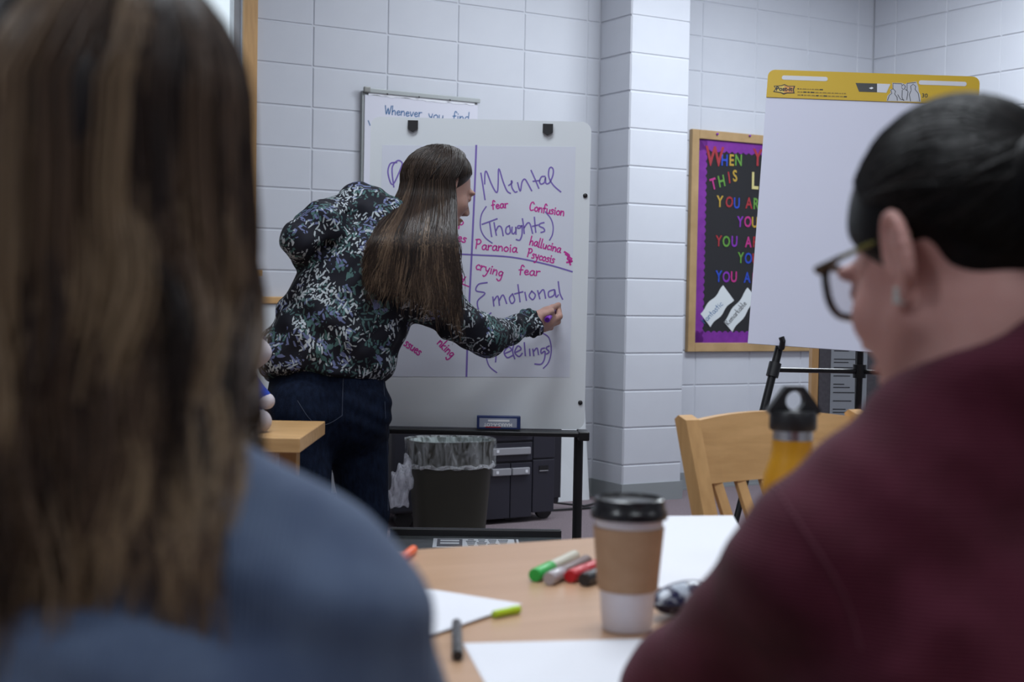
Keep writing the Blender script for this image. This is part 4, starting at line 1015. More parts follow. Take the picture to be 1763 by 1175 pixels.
# ================================================================== oak chairs
def make_chair(label, loc, rz, grp):
    t = thing('wooden_chair', label, 'chair', loc, rz, grp)
    MB().prism(rrect(.44, .43, .04), .43, .455).build('seat', M_OAK, t)
    for sx in (-1, 1):
        MB().tube([(sx*.185, .18, .0), (sx*.18, .175, .435)], [.017, .021], 10).build('leg', M_OAKZ, t)
        prof = [(-.18, 0), (-.19, .45), (-.258, .66), (-.325, .858), (-.312, .867), (-.285, .858), (-.215, .66), (-.135, .45), (-.135, .30), (-.145, 0)]
        b = MB(); b.prism(prof, -.016, .016, Matrix.Translation((sx*.215, 0, 0)) @ frame((0, 0, 0), (0, 1, 0), (0, 0, 1), (1, 0, 0))); b.build('back_post', M_OAKZ, t)
    # curved crest rail
    b = MB(); vs = []; fs = []; n = 14
    for i in range(n+1):
        x = -.203+.406*i/n; cv = -.028*(1-(x/.203)**2)
        zt = .851+.016*(1-(x/.203)**2)
        y0 = -.272+cv; 
        for (dy, z) in ((0.012, .722), (-.010, .722), (-.054+.0, zt), (-.032, zt)): vs.append((x, y0+dy, z))
    for i in range(n):
        for k_ in range(4): fs.append((i*4+k_, i*4+(k_+1) % 4, (i+1)*4+(k_+1) % 4, (i+1)*4+k_))
    fs += [(3, 2, 1, 0), (n*4, n*4+1, n*4+2, n*4+3)]
    b.add(vs, fs); b.build('crest_rail', M_OAK, t)
    for i in range(6):
        f_ = (i-2.5)/2.5; x0, x1 = f_*.135, f_*.16
        ct = -.028*(1-(x1/.203)**2)
        b = MB(); w_ = .011
        p0 = (x0, -.165, .455); p1 = (x1, -.272+ct+.001, .727)
        vs = []
        for p in (p0, p1):
            for dx, dy in ((-w_, -.006), (w_, -.006), (w_, .006), (-w_, .006)): vs.append((p[0]+dx, p[1]+dy, p[2]))
        b.add(vs, [(0, 1, 5, 4), (1, 2, 6, 5), (2, 3, 7, 6), (3, 0, 4, 7), (3, 2, 1, 0), (4, 5, 6, 7)]); b.build('slat', M_OAKZ, t)
    for a, c in (((-.185, .18, .2), (-.215, -.16, .2)), ((.185, .18, .2), (.215, -.16, .2)), ((-.2, .0, .2), (.2, .0, .2))):
        MB().tube([a, c], .010, 8).build('stretcher', M_OAK, t)
    return t
RZ_N = math.atan2(EN.y, EN.x)-math.pi/2
ch1 = make_chair('oak slat back chair standing empty at the far side of the table', (.716, 2.885, 0), RZ_N, 'oak slat back chairs')
ch1.scale = (1.14, 1, 1); ch1.location = ch1.location+ES*.032
ch2 = copy_tree(ch1); ch2['label'] = 'oak slat back chair under the woman in maroon'; ch2.location = (.47, 1.02, 0); ch2.rotation_euler = (0, 0, .36)
ch3 = copy_tree(ch1); ch3['label'] = 'oak slat back chair under the woman in the blue sweater'; ch3.location = (-.262, .80, 0); ch3.rotation_euler = (0, 0, 0)
# ================================================================== oak side table with plush toy at the left
e0 = J(530, 746, 3.55)
zt2 = e0.z
sd = thing('side_table', 'oak side table corner with a plush toy behind the left person', 'table', (e0.x-.5, e0.y+.1, 0), 0)
MB().box((0, .0, zt2-.018), (1.0, .46, .037), bev=.003).build('table_top', M_OAK, sd)
for x in (-.44, .41):
    for y in (-.17, .17): MB().box((x, y, (zt2-.036)/2), (.055, .055, zt2-.036), bev=.004).build('leg', M_OAKZ, sd)
for y in (-.17, .17): MB().box((-.01, y, zt2-.08), (.8, .02, .09)).build('apron', M_OAK, sd)
tc_ = J(418, 740, 3.56); ty = thing('plush_toy', 'small blue plush toy with white ball hands on the side table', 'toy', (tc_.x, tc_.y, zt2))
M_BLUEP = mat('blue_plush', (.02, .06, .42), .9, bump=.2, bscale=300); M_WHP = mat('white_plush', (.55, .50, .53), .9, bump=.2, bscale=300)
def tj(px, py): p = J(px, py, 3.56); return (p.x-tc_.x, 0, p.z-zt2)
g = SDF(.005); g.ell((0, 0, .10), (.045, .04, .06)); g.rc((.02, 0, .12), tj(456, 683), .022, .016, .01); g.rc((-.02, 0, .12), (-.075, 0, .09), .022, .018, .01); g.rc((.02, 0, .06), (.045, -.02, .03), .022, .02); g.rc((-.02, 0, .06), (-.045, -.02, .03), .022, .02)
link('torso', g.mesh(), M_BLUEP, ty)
for p, r in ((tj(459, 691), .021), ((-.085, 0, .08), .021), ((tj(451, 728)[0], -.025, .029), .029), ((-.055, -.025, .029), .029)):
    g = SDF(.004); g.ell(p, (r, r, r)); link('paw', g.mesh(), M_WHP, ty)
g = SDF(.005); g.ell((.0, 0, .20), (.055, .05, .055)); g.ell((tj(447, 628)[0], 0, .17+.03), (.03, .028, .028), k=.02); link('head', g.mesh(), M_WHP, ty)

# ================================================================== people
M_SKIN = mat('skin_fair', (.42, .25, .20), .5, (.47, .285, .235), 25, sss=.12, spec=.35)
M_SKIN2 = mat('skin_rosy', (.54, .285, .25), .5, (.58, .32, .28), 25, sss=.15, spec=.35)
M_DENIM = mat('dark_denim', (.0022, .0042, .012), .9, (.007, .013, .032), 90, (1, 1, .4), bump=.2, bscale=500, contrast=(.3, .75), spec=.12)
M_SHOE = mat('black_shoe', (.012, .012, .013), .5)
M_EYE = mat('eye_white', (.6, .58, .56), .3)
def headM(c, fwd, roll=0.0):
    f = V(fwd).normalized(); r = f.cross(V((0, 0, 1))).normalized(); u = r.cross(f)
    if roll: q = Matrix.Rotation(roll, 3, f); r = q @ r; u = q @ u
    return frame(c, r, f, u)
def add_head(g, M, ears=True, k=.012):
    R = np.array(M.to_3x3()); p = lambda x, y, z: M @ V((x, y, z))
    g.ell(p(0, -.012, .03), (.073, .094, .081), R, k)
    g.ell(p(0, .028, -.03), (.060, .060, .082), R, .03)
    for s in (-1, 1):
        g.rc(p(s*.052, .005, -.045), p(s*.012, .073, -.100), .020, .017, .025)
        g.ell(p(s*.038, .055, -.028), (.026, .026, .026), R, .02)
        g.ell(p(s*.030, .082, .022), (.024, .012, .009), R, .014)
        g.ell(p(s*.031, .098, .004), (.016, .014, .010), R, .012, 's')
        g.ell(p(s*.031, .078, .003), (.0135, .013, .0115), R, .004)
    g.rc(p(0, .086, .008), p(0, .109, -.030), .0075, .0105, .012)
    for s in (-1, 1): g.ell(p(s*.011, .099, -.036), (.0085, .011, .008), R, .008)
    g.ell(p(0, .092, -.062), (.023, .011, .0055), R, .006); g.ell(p(0, .089, -.074), (.020, .011, .0065), R, .006)
    g.ell(p(0, .078, -.100), (.019, .016, .015), R, .015)
    if ears:
        for s in (-1, 1):
            # flap standing off the skull, with rim, hollow and lobe
            Re = np.array((M.to_3x3() @ Matrix.Rotation(s*.42, 3, 'Z') @ Matrix.Rotation(-.18, 3, 'X')))
            g.ell(p(s*.079, -.016, .002), (.007, .019, .032), Re, .006)
            ring = []
            for i in range(15):
                a = math.radians(-70+i*20); 
                l = V((0, -.0005-.018*math.cos(a), .003+.031*math.sin(a)))
                if i > 11: l.y += .002
                l = Matrix.Rotation(s*.42, 3, 'Z') @ (Matrix.Rotation(-.18, 3, 'X') @ l)
                ring.append(p(s*.083+l.x, -.016+l.y, .002+l.z))
            for a, b_ in zip(ring[:-1], ring[1:]): g.rc(a, b_, .0050, .0050, .003)
            g.ell(p(s*.0905, -.008, .000), (.0085, .0105, .019), Re, .005, 's')
            g.ell(p(s*.076, -.008, -.031), (.006, .010, .011), Re, .008)
            gr = []
            for i in range(9):
                a = math.radians(-30+i*22); l = V((s*.0055, -.0005-.0115*math.cos(a), .004+.021*math.sin(a)))
                l = Matrix.Rotation(s*.42, 3, 'Z') @ (Matrix.Rotation(-.18, 3, 'X') @ l); gr.append(p(s*.083+l.x, -.016+l.y, .002+l.z))
            for a, b_ in zip(gr[:-1], gr[1:]): g.rc(a, b_, .0036, .0036, .002, 's')
def add_neck(g, M, base, r=.052, k=.02):
    g.rc(M @ V((0, -.028, -.045)), base, r, r*1.08, k)
def hand(g, wrist, d, up, s=1.0, curl=.6):
    """open relaxed hand from a wrist along d; up = back of the hand normal"""
    d = V(d).normalized(); up = (V(up)-d*V(up).dot(d)).normalized(); r = d.cross(up)
    P = lambda a, b_, c: V(wrist)+d*(a*s)+r*(b_*s)+up*(c*s)
    g.rc(P(.0, 0, 0), P(.075, 0, 0), .027*s, .036*s, .02, ax=up, fl=.45)
    for b_, L_, q in ((-.030, .062, .0085), (-.010, .072, .009), (.011, .067, .0088), (.030, .052, .0078)):
        a0 = P(.075, b_, 0); a1 = P(.075+L_*.45, b_*1.1, -L_*.15*curl); a2 = P(.075+L_*.8, b_*1.15, -L_*.55*curl); a3 = P(.075+L_*.85, b_*1.15, -L_*.9*curl)
        g.chain([a0, a1, a2, a3], [q*s*1.08, q*s, q*s*.95, q*s*.85], .004)
    g.chain([P(.015, -.022, -.008), P(.045, -.050, -.016), P(.075, -.058, -.026)], [.013*s, .0105*s, .009*s], .008)
def seated(name_label, base, yaw, nb, shL, shR, elL, elR, wrL, wrR, head, M_top, M_bot, M_skin, hip_z=.54, neck_r=.052, top_r=.012, torso_tweak=None, fold=None, hres=.0055, hbody=.0045):
    """a seated person built as one body mesh; clothes are shells over it. base = pelvis centre"""
    fx = V((-math.sin(yaw), math.cos(yaw), 0)); rx = V((math.cos(yaw), math.sin(yaw), 0))
    pr = thing('person', name_label, 'person', (base.x, base.y, 0), yaw)
    mid = (shL+shR)/2
    hipL, hipR = base-rx*.085+fx*.03, base+rx*.085+fx*.03
    kn = [h+fx*.40+V((0, 0, .0)) for h in (hipL, hipR)]
    an = [V((k_.x, k_.y, .09))-fx*.04 for k_ in kn]
    def torso(g, e):
        Rm = np.array(Matrix.Rotation(yaw, 3, 'Z'))
        g.ell(base, (.175+e, .125+e, .12+e), Rm, .05)
        chest = mid*.62+base*.38
        g.rc(base+V((0, 0, .03)), chest, .135+e, .150+e, .06, ax=fx, fl=.8)
        g.rc(chest-rx*.03, chest+rx*.03+V((0, 0, .02)), .145+e, .145+e, .05, ax=fx, fl=.8)
        up = mid*.9+base*.1
        g.rc(up-rx*.085, up+rx*.085, .085+e, .085+e, .06)
        for s in (shL, shR):
            g.rc(nb+V((0, 0, -.015))+(s-nb)*.12, s+V((0, 0, .008)), .045+e*.7, .052+e, .05)
    def arms(g, e):
        for s, el, wr in ((shL, elL, wrL), (shR, elR, wrR)):
            g.rc(s, el, .052+e, .041+e, .035); g.rc(el, wr, .041+e, .028+e*.9, .02)
    g = SDF(hbody)
    add_head(g, head); add_neck(g, head, nb+V((0, 0, -.02)), neck_r)
    torso(g, -.002); arms(g, -.002)
    for h, k_, a in zip((hipL, hipR), kn, an):
        g.rc(h, k_, .082, .056, .04); g.rc(k_, a, .054, .036, .02); g.rc(a-V((0, 0, .045)), a-V((0, 0, .045))+fx*.13, .034, .026, .02)
    for el, wr in ((elL, wrL), (elR, wrR)): hand(g, wr, (wr-el), V((0, 0, 1)), .95)
    link('body', g.mesh('body'), M_skin, pr, world=True)
    g = SDF(hres); torso(g, top_r); arms(g, top_r)
    if torso_tweak: torso_tweak(g)
    for el, wr in ((elL, wrL), (elR, wrR)): g.cut  # cuffs end at the wrists by the radius of the sleeve
    g.rc(nb+V((0, 0, -.03)), nb+(head @ V((0, -.03, -.05))-nb)*1.5, neck_r+.010, neck_r+.014, .008, 's')
    g.cut(base+V((0, 0, -.08)), (0, 0, -1))
    g.disp = fold
    link('sweater', g.mesh('sweater'), M_top, pr, world=True)
    g = SDF(.008); Rm = np.array(Matrix.Rotation(yaw, 3, 'Z')); g.ell(base, (.185, .135, .125), Rm, .03)
    for h, k_, a in zip((hipL, hipR), kn, an): g.rc(h, k_, .09, .064, .04); g.rc(k_, a, .062, .05, .02)
    g.cut(base+V((0, 0, .06)), (0, 0, 1)); g.cut(V((0, 0, .07)), (0, 0, -1))
    link('trousers', g.mesh('trousers'), M_DENIM, pr, world=True)
    for a in an:
        g = SDF(.006); q = a-V((0, 0, .04)); g.rc(q-fx*.02, q+fx*.14, .044, .034, .02); g.rc(q, q+V((0, 0, .03)), .042, .042, .02); g.cut(V((0, 0, .004)), (0, 0, -1)); link('shoe', g.mesh('shoe'), M_SHOE, pr, world=True)
    return pr, fx, rx
rng = np.random.default_rng(5)
def long_hair(C, Rr, Rm, pole, ring_z, lenfn, nclump, per, phis, drift, tint0, wave=.006, seg_top=9, seg_low=16, rad=.0011, spread=.035, layer=(0., .16), push=None, part=None, back=(0, 0, 0), fan=None):
    """hair falling from a parting over an ellipsoid, then straight down. angles phis measured round the head (local xy)"""
    C = np.array(C); Rm = np.array(Rm); n = nclump*per
    ph_c = rng.uniform(phis[0], phis[1], nclump); la_c = rng.uniform(layer[0], layer[1], nclump)
    tn_c = np.clip(rng.normal(tint0, .27, nclump), 0, 1); wp = rng.uniform(0, 6.28, (nclump, 3)); wa = rng.uniform(.5, 1.5, nclump)*wave
    ph = np.repeat(ph_c, per)+rng.normal(0, spread, n); la = np.repeat(la_c, per)+rng.normal(0, .012, n)
    tn = np.clip(np.repeat(tn_c, per)+rng.normal(0, .06, n), 0, 1); wp = np.repeat(wp, per, 0)+rng.normal(0, .25, (n, 3)); wa = np.repeat(wa, per)
    p0 = np.array(pole, float)[None]+rng.normal(0, .04, (n, 3))
    if part is not None: p0 = p0+rng.uniform(-1, 1, (n, 1))*np.array(part)[None]
    p0 /= np.linalg.norm(p0, axis=1, keepdims=True)
    t1 = np.stack([np.cos(ph), np.sin(ph), np.full(n, ring_z)], 1); t1 /= np.linalg.norm(t1, axis=1, keepdims=True)
    om = np.arccos(np.clip((p0*t1).sum(1), -1, 1)); P = []
    for i in range(seg_top):
        t = i/(seg_top-1); a = (np.sin((1-t)*om)/np.sin(om))[:, None]; b_ = (np.sin(t*om)/np.sin(om))[:, None]
        q = a*p0+b_*t1
        P.append(C+((q*np.array(Rr))*(1+la*(.25+.75*t))[:, None])@Rm.T)
    q0 = P[-1]; L_ = lenfn(ph, q0, rng)*(1+np.repeat(rng.normal(0, .07, nclump), per)); outd = (t1*np.array([1, 1, 0]))@Rm.T
    for i in range(1, seg_low+1):
        t = i/seg_low
        q = q0.copy(); q[:, 2] -= L_*t
        q += outd*(drift*t**1.2)[:, None] if np.ndim(drift) else outd*drift*t**1.2
        q += np.array(back)*t
        if fan is not None: q[:, 0] += fan(q0)*t**1.1
        s = L_*t
        q[:, 0] += wa*t*(np.sin(s*26+wp[:, 0])+.5*np.sin(s*55+wp[:, 2])); q[:, 1] += wa*t*np.sin(s*24+wp[:, 1])
        P.append(q)
    P = np.stack(P, 1)
    if push is not None: P = push(P)
    return P, tn
# ------------------------------------------------------------------ woman in blue, left foreground (from behind)
M_KNITB = knit('blue_grey_knit', (.074, .104, .184), (.104, .142, .228), 'X', 90)
hc = J(150, 262, .86)
nb1 = V((hc.x+.002, .835, 1.045))
bz = V((hc.x, .80, .55))
b1 = headM(hc, (.10, 1, -.06))
shL, shR = V((hc.x-.140, .83, .922)), V((hc.x+.136, .83, .922))
fold1 = lambda X, Y, Z: (.0022*np.sin(X*38+Z*55+2*np.sin(Z*20))+.0014*np.sin(Z*120+X*30)).astype(np.float32)
p1, fx1, rx1 = seated('woman with long brown hair and blue grey sweater, back to us at left', bz, 0.0, nb1, shL, shR,
    V((hc.x-.245, .93, .765)), V((hc.x+.206, .93, .770)), V((hc.x-.12, 1.14, .750)), V((hc.x+.10, 1.15, .750)), b1, M_KNITB, M_DENIM, M_SKIN, fold=fold1)
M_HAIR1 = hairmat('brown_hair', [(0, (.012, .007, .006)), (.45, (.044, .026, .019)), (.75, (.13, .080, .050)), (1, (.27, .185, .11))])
g = SDF(.006); R1 = np.array(b1.to_3x3()); g.ell(b1 @ V((0, -.016, .03)), (.080, .101, .084), R1, .02); g.rc(b1 @ V((0, -.05, -.0)), V((hc.x, hc.y-.055, 1.06)), .075, .055, .04)
g.cut(b1 @ V((0, .045, .02)), b1.to_3x3() @ V((0, 1, -.4)))
me = g.mesh('hair_base'); me.attributes.new('tint', 'FLOAT', 'POINT')
hr = link('hair', me, M_HAIR1, p1, world=True)
def len1(ph, q0, r):
    x = np.cos(ph)                                        # right side shorter, left longer
    z_end = np.where(x > .55, 1.0+r.normal(0, .025, len(ph)), .945-.03*x+r.normal(0, .035, len(ph)))
    return np.maximum(q0[:, 2]-z_end, .05)
def push1(P):
    z = P[..., 2]; y = P[..., 1]
    t = np.clip((1.11-z)/.12, 0, 1)
    bk = y < hc.y+.03
    P[..., 1] = np.where(bk, np.minimum(y, y*(1-t)+(np.minimum(y, .735+.06*(P[..., 0]-hc.x)/.1*0))*t), y)
    # over the shoulders: rest on them
    return P
P, tn = long_hair(b1 @ V((0, -.012, .032)), (.085, .104, .086), R1, (.42, -.12, .9), -.12, len1, 330, 16, (math.radians(150), math.radians(400)), 0.006, .55, wave=.010, spread=.05, layer=(.0, .17), push=push1, part=(0, .25, 0), rad=.001)
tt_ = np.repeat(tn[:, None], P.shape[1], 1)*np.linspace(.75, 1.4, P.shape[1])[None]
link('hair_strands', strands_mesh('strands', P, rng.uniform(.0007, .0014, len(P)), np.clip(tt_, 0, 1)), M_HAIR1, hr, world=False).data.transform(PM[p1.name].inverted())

# ------------------------------------------------------------------ woman in maroon, right foreground
M_KNITM = knit('maroon_jersey', (.062, .0072, .018), (.084, .012, .028), 'Z', 110)
F2 = V((-math.sin(.54)*math.cos(.33), math.cos(.54)*math.cos(.33), -math.sin(.33)))
ear_t = J(1550, 437, 1.17)
h2 = headM((0, 0, 0), F2, .06)
off = h2.to_3x3() @ V((-.080, -.016, .002))
h2 = headM(ear_t-off, F2, .06)
hc2 = h2.translation
y2 = .36; sL2 = V((.262, 1.150, .893)); nb2 = V((.402, 1.170, 1.035)); sR2 = V((.545, 1.262, .905))
base2 = V((.47, 1.06, .55)); eL2 = V((.170, 1.315, .757)); eR2 = V((.60, 1.47, .757))
fold2 = lambda X, Y, Z: (.0055*np.sin((X*.6-Z*.8)*52+1.5*np.sin(X*21))*np.clip((.93-Z)/.1, 0, 1)+.0012*np.sin(Z*90+X*60)).astype(np.float32)
def tweak2(g):
    # collar rolled round the neck
    c = nb2+V((-.004, .0, .004)); ax = (h2 @ V((0, -.03, -.06))-nb2).normalized()
    u = ax.cross(V((0, 1, 0))).normalized(); v_ = ax.cross(u)
    fh = V((F2.x, F2.y, 0)).normalized(); rh = V((fh.y, -fh.x, 0)); c = nb2+V((0, 0, .012))
    ring = [c+rh*(math.cos(a)*.068)+fh*(math.sin(a)*.072)-V((0, 0, math.sin(a)*.034)) for a in [i*math.pi/9 for i in range(19)]]
    for a, b_ in zip(ring[:-1], ring[1:]): g.rc(a, b_, .013, .013, .02)
    nape = c-fh*.062+V((0, 0, .018))
    for s in (sL2, sR2): g.rc(nape, s+(nape-s)*.35, .022, .05, .06)
    g.rc(sL2+V((.0, .0, .008)), nb2+V((-.05, 0, -.035)), .060, .052, .05)
    g.rc(sL2+V((-.01, 0.02, -.01)), eL2+V((.02, -.02, .03)), .052, .042, .04)
p2, fx2, rx2 = seated('woman in maroon sweater and glasses seated at right, dark hair pulled back', base2, y2, nb2, sL2, sR2, eL2, eR2, V((.24, 1.53, .745)), V((.46, 1.62, .745)), h2, M_KNITM, M_DENIM, M_SKIN2, neck_r=.056, torso_tweak=tweak2, fold=fold2, hbody=.003)
# shoulder seam
b = MB(); q = (eL2-sL2).normalized(); u = q.cross(V((0, 1, .3))).normalized(); v_ = q.cross(u)
M_HAIR2 = hairmat('dark_hair', [(0, (.003, .0026, .003)), (.6, (.007, .006, .006)), (1, (.028, .022, .020))], .45, .16)
R2 = np.array(h2.to_3x3())
HE = np.array((.084, .106, .102)); HO = h2 @ V((0, -.014, .042))
g = SDF(.005); g.ell(HO, HE*.985, R2, .01)
g.cut(h2 @ V((0, .030, .012)), h2.to_3x3() @ V((0, .66, -.75)), .012)
g.ell(h2 @ V((0, -.125, .03)), (.042, .036, .042), R2, .02)
for s in (-1, 1):
    g.ell(h2 @ V((s*.088, -.008, -.012)), (.016, .026, .034), R2, .008, 's')
    g.rc(h2 @ V((s*.098, -.034, -.012)), h2 @ V((s*.06, -.080, -.080)), .036, .026, .012, 's')
me = g.mesh('hair'); a = me.attributes.new('tint', 'FLOAT', 'POINT'); a.data.foreach_set('value', np.full(len(me.vertices), .25, np.float32))
hr2 = link('hair', me, M_HAIR2, p2, world=True)
keys = np.array([(0, .62, .80), (.35, .60, .74), (.68, .50, .56), (.86, .36, .36), (.95, .24, .20), (.97, .10, .12), (.93, -.22, -.06), (.86, -.42, -.34), (.62, -.62, -.52), (.2, -.8, -.62)], float)
def hairline(t):
    i = np.clip((t*(len(keys)-1)).astype(int), 0, len(keys)-2); f = (t*(len(keys)-1)-i)[:, None]
    return keys[i]*(1-f)+keys[i+1]*f
n = 3600; t = np.repeat(rng.uniform(0, 1, n//9), 9)+rng.normal(0, .006, n); t = np.clip(t, 0, 1)
r0 = hairline(t); r0 += rng.normal(0, .02, r0.shape); r0[:, 0] *= np.where(rng.uniform(0, 1, n) < .72, -1, 1); r0 /= np.linalg.norm(r0, axis=1, keepdims=True)
r1 = np.array([0, -.97, .12])[None]+rng.normal(0, .10, (n, 3)); r1 /= np.linalg.norm(r1, axis=1, keepdims=True)
om = np.arccos(np.clip((r0*r1).sum(1), -1, 1)); P = []
lay = np.repeat(rng.uniform(.0, .035, n//9), 9)+rng.normal(0, .004, n); frz = rng.uniform(0, 6, n)
for i in range(16):
    f = i/15.; q = (np.sin((1-f)*om)/np.sin(om))[:, None]*r0+(np.sin(f*om)/np.sin(om))[:, None]*r1
    bump_ = 1.0+lay*math.sin(math.pi*min(1, f*1.15))*1.2
    P.append(np.array(HO)+((q*HE)*bump_[:, None])@R2.T)
P = np.stack(P, 1)
link('hair_strands', strands_mesh('strands', P, rng.uniform(.0006, .0012, n), np.clip(np.repeat(rng.uniform(.1, .75, n//9), 9)+rng.normal(0, .1, n), 0, 1)), M_HAIR2, hr2).data.transform(PM[p2.name].inverted())
# glasses
M_TORT = mat('tortoise_frame', (.010, .007, .006), .25, (.05, .03, .015), 60); M_OLIVE = mat('olive_temple', (.16, .15, .03), .3)
b = MB()
for s in (-1, 1):
    lp = [h2 @ V((s*.036+x, .102-.014*(abs(s*.036+x)/.07)**2, y+.009)) for x, y in rrect(.056, .046, .018, 5)]
    b.tube(lp, .0036, 8, closed=True)
b.tube([h2 @ V((-.010, .102, .018)), h2 @ V((0, .106, .021)), h2 @ V((.010, .102, .018))], .0022, 8)
for s in (-1, 1): b.tube([h2 @ V((s*.062, .090, .024)), h2 @ V((s*.073, .088, .025)), h2 @ V((s*.075, .055, .025))], [.0048, .0042, .0028], 8)
eg = b.build('eyeglasses', M_TORT, p2, world=True)
for s in (-1, 1):
    b = MB(); b.tube([h2 @ V((s*.075, .056, .025)), h2 @ V((s*.077, -.005, .022)), h2 @ V((s*.074, -.026, .016))], .0024, 8); b.build('temple', M_OLIVE, eg, world=True)
    b = MB(); b.add([h2 @ V((s*.036+x, .102-.014*(abs(s*.036+x)/.07)**2, y+.009)) for x, y in rrect(.054, .044, .017, 5)], [tuple(range(24))]); b.build('lens', glassy('lens_glass', (.8, .85, .9), .25), eg, world=True)
# square pearl earring at the lobe
ec = J(1551, 509, 1.165); er = thing('tmp', '', '') if False else None
b = MB(); nz_ = (CAMP-ec+V((-.4, 0, 0))).normalized(); ux_ = V((0, 0, 1)).cross(nz_).normalized(); q = frame(ec, ux_, nz_.cross(ux_), nz_)
for i in (-1, 1):
    for j in (-1, 0, 1): b.box((i*.0031, j*.0046, 0), (.0060, .0045, .004), q @ Matrix.Scale(1.0, 4), bev=.0008)
b.build('earring', mat('mother_of_pearl', (.62, .64, .60), .25, coat=.5), p2, world=True, label='square pale earring')

# ------------------------------------------------------------------ woman writing on the chart
M_FLOR = floral('floral_print')
F3 = V((.80*.94, .52*.94, -.36)); hc3 = J(760, 326, 4.33); h3 = headM(hc3, F3)
w3 = thing('person', 'woman in floral blouse and dark jeans bending to write on the chart', 'person', (J(575, 690, 4.17).x, 4.17, 0), 0)
A = lambda px, py, d=4.18: J(px, py, d)
S3 = 583.
nbw = A(693, 408, 4.24); shl, shr = A(628, 362, 4.24), A(728, 498, 4.16)
ell_, elr = A(518, 412, 4.08), A(832, 583, 4.30); wrl, wrr = A(585, 560, 4.40), A(918, 556, 4.515)
pel = A(563, 690, 4.17)
hipl, hipr = A(518, 712, 4.11), A(613, 716, 4.21); knl, knr = A(528, 885, 4.03), A(627, 882, 4.19); anl, anr = J(520, 1100, 4.05), J(632, 1100, 4.22)
anl.z = anr.z = .09
sp = [A(560, 640), A(590, 545, 4.18), A(640, 450, 4.2), A(672, 415, 4.22)]
g = SDF(.0045); add_head(g, h3); add_neck(g, h3, nbw, .05)
g.chain(sp, [.12, .13, .125, .09], .05, ax=(0, 1, 0), fl=.75)
g.rc(shl, shr, .06, .06, .05); g.rc(nbw, shl, .045, .05, .04); g.rc(nbw, shr, .045, .05, .04)
g.rc(shl, ell_, .048, .038, .03); g.rc(ell_, wrl, .038, .026, .02); g.rc(shr, elr, .048, .038, .03); g.rc(elr, wrr, .038, .027, .02)
g.ell(pel, (.165, .12, .12), None, .05)
for h_, k_, a_ in ((hipl, knl, anl), (hipr, knr, anr)):
    g.rc(h_, k_, .082, .055, .04); g.rc(k_, a_, .053, .036, .02); g.rc(a_-V((0, 0, .05)), a_+V((.01, .12, -.055)), .034, .026, .02)
hand(g, wrl, V((.3, .2, -.8)), V((0, 1, 0)), .95, .5)
# right hand closed round the marker
H = lambda px, py, d: J(px, py, d)
g.rc(H(916, 556, 4.515), H(940, 550, 4.56), .026, .031, .015, ax=(0, 1, 0), fl=.6)                 # palm and back of hand
g.rc(H(922, 548, 4.52), H(944, 538, 4.555), .019, .018, .012)                                  # thumb side
g.chain([H(938, 536, 4.55), H(951, 530, 4.575), H(962, 525, 4.60)], [.0125, .0098, .0088], .006)  # index along the marker
g.chain([H(946, 556, 4.565), H(963, 545, 4.575), H(962, 533, 4.60)], [.0115, .0105, .009], .006) # middle
g.chain([H(943, 562, 4.565), H(960, 554, 4.585), H(957, 541, 4.605)], [.0115, .0102, .009], .005) # ring
g.chain([H(936, 567, 4.56), H(948, 564, 4.595), H(948, 552, 4.615)], [.011, .0095, .0082], .005)  # little
g.chain([H(926, 547, 4.525), H(938, 541, 4.520), H(950, 536, 4.545)], [.0125, .0108, .0092], .006) # thumb over the marker
link('body', g.mesh('body'), M_SKIN, w3, world=True)
# blouse
g = SDF(.0048)
px_ = lambda r: r/S3
g.rc(A(560, 625, 4.16), A(583, 560, 4.16), px_(100), px_(98), .05, ax=(0, 1, 0), fl=.80)
g.rc(A(590, 560, 4.16), A(625, 480, 4.18), px_(100), px_(92), .05, ax=(0, 1, 0), fl=.80)
g.rc(A(625, 480, 4.18), A(658, 415, 4.235), px_(90), px_(74), .05, ax=(0, 1, 0), fl=.85)
g.rc(A(520, 615, 4.13), A(610, 610, 4.18), px_(66), px_(62), .05, ax=(0, 1, 0), fl=.9)
g.rc(A(627, 365, 4.25), A(656, 396, 4.245), px_(48), px_(58), .05)
g.rc(A(690, 470, 4.20), shr, px_(52), px_(46), .05)
g.rc(A(622, 363, 4.27), A(550, 394, 4.12), px_(44), px_(42), .02); g.rc(A(550, 394, 4.10), A(515, 412, 4.06), px_(42), px_(29), .02)
g.rc(A(515, 414, 4.07), A(560, 470, 4.30), px_(28), px_(32), .02); g.rc(A(560, 470, 4.30), wrl, px_(34), px_(22), .03)
g.rc(shr, A(780, 552, 4.22), px_(46), px_(36), .035); g.rc(A(780, 552, 4.22), A(838, 580, 4.30), px_(36), px_(33), .02)
g.rc(A(838, 580, 4.30), A(880, 568, 4.42), px_(33), px_(25), .02); g.rc(A(880, 568, 4.42), A(910, 557, 4.50), px_(25), px_(17), .02)
g.chain([A(596, 368, 4.135), A(562, 418, 4.075), A(530, 456, 4.06)], [.004, .011, .010], .02, op='s')
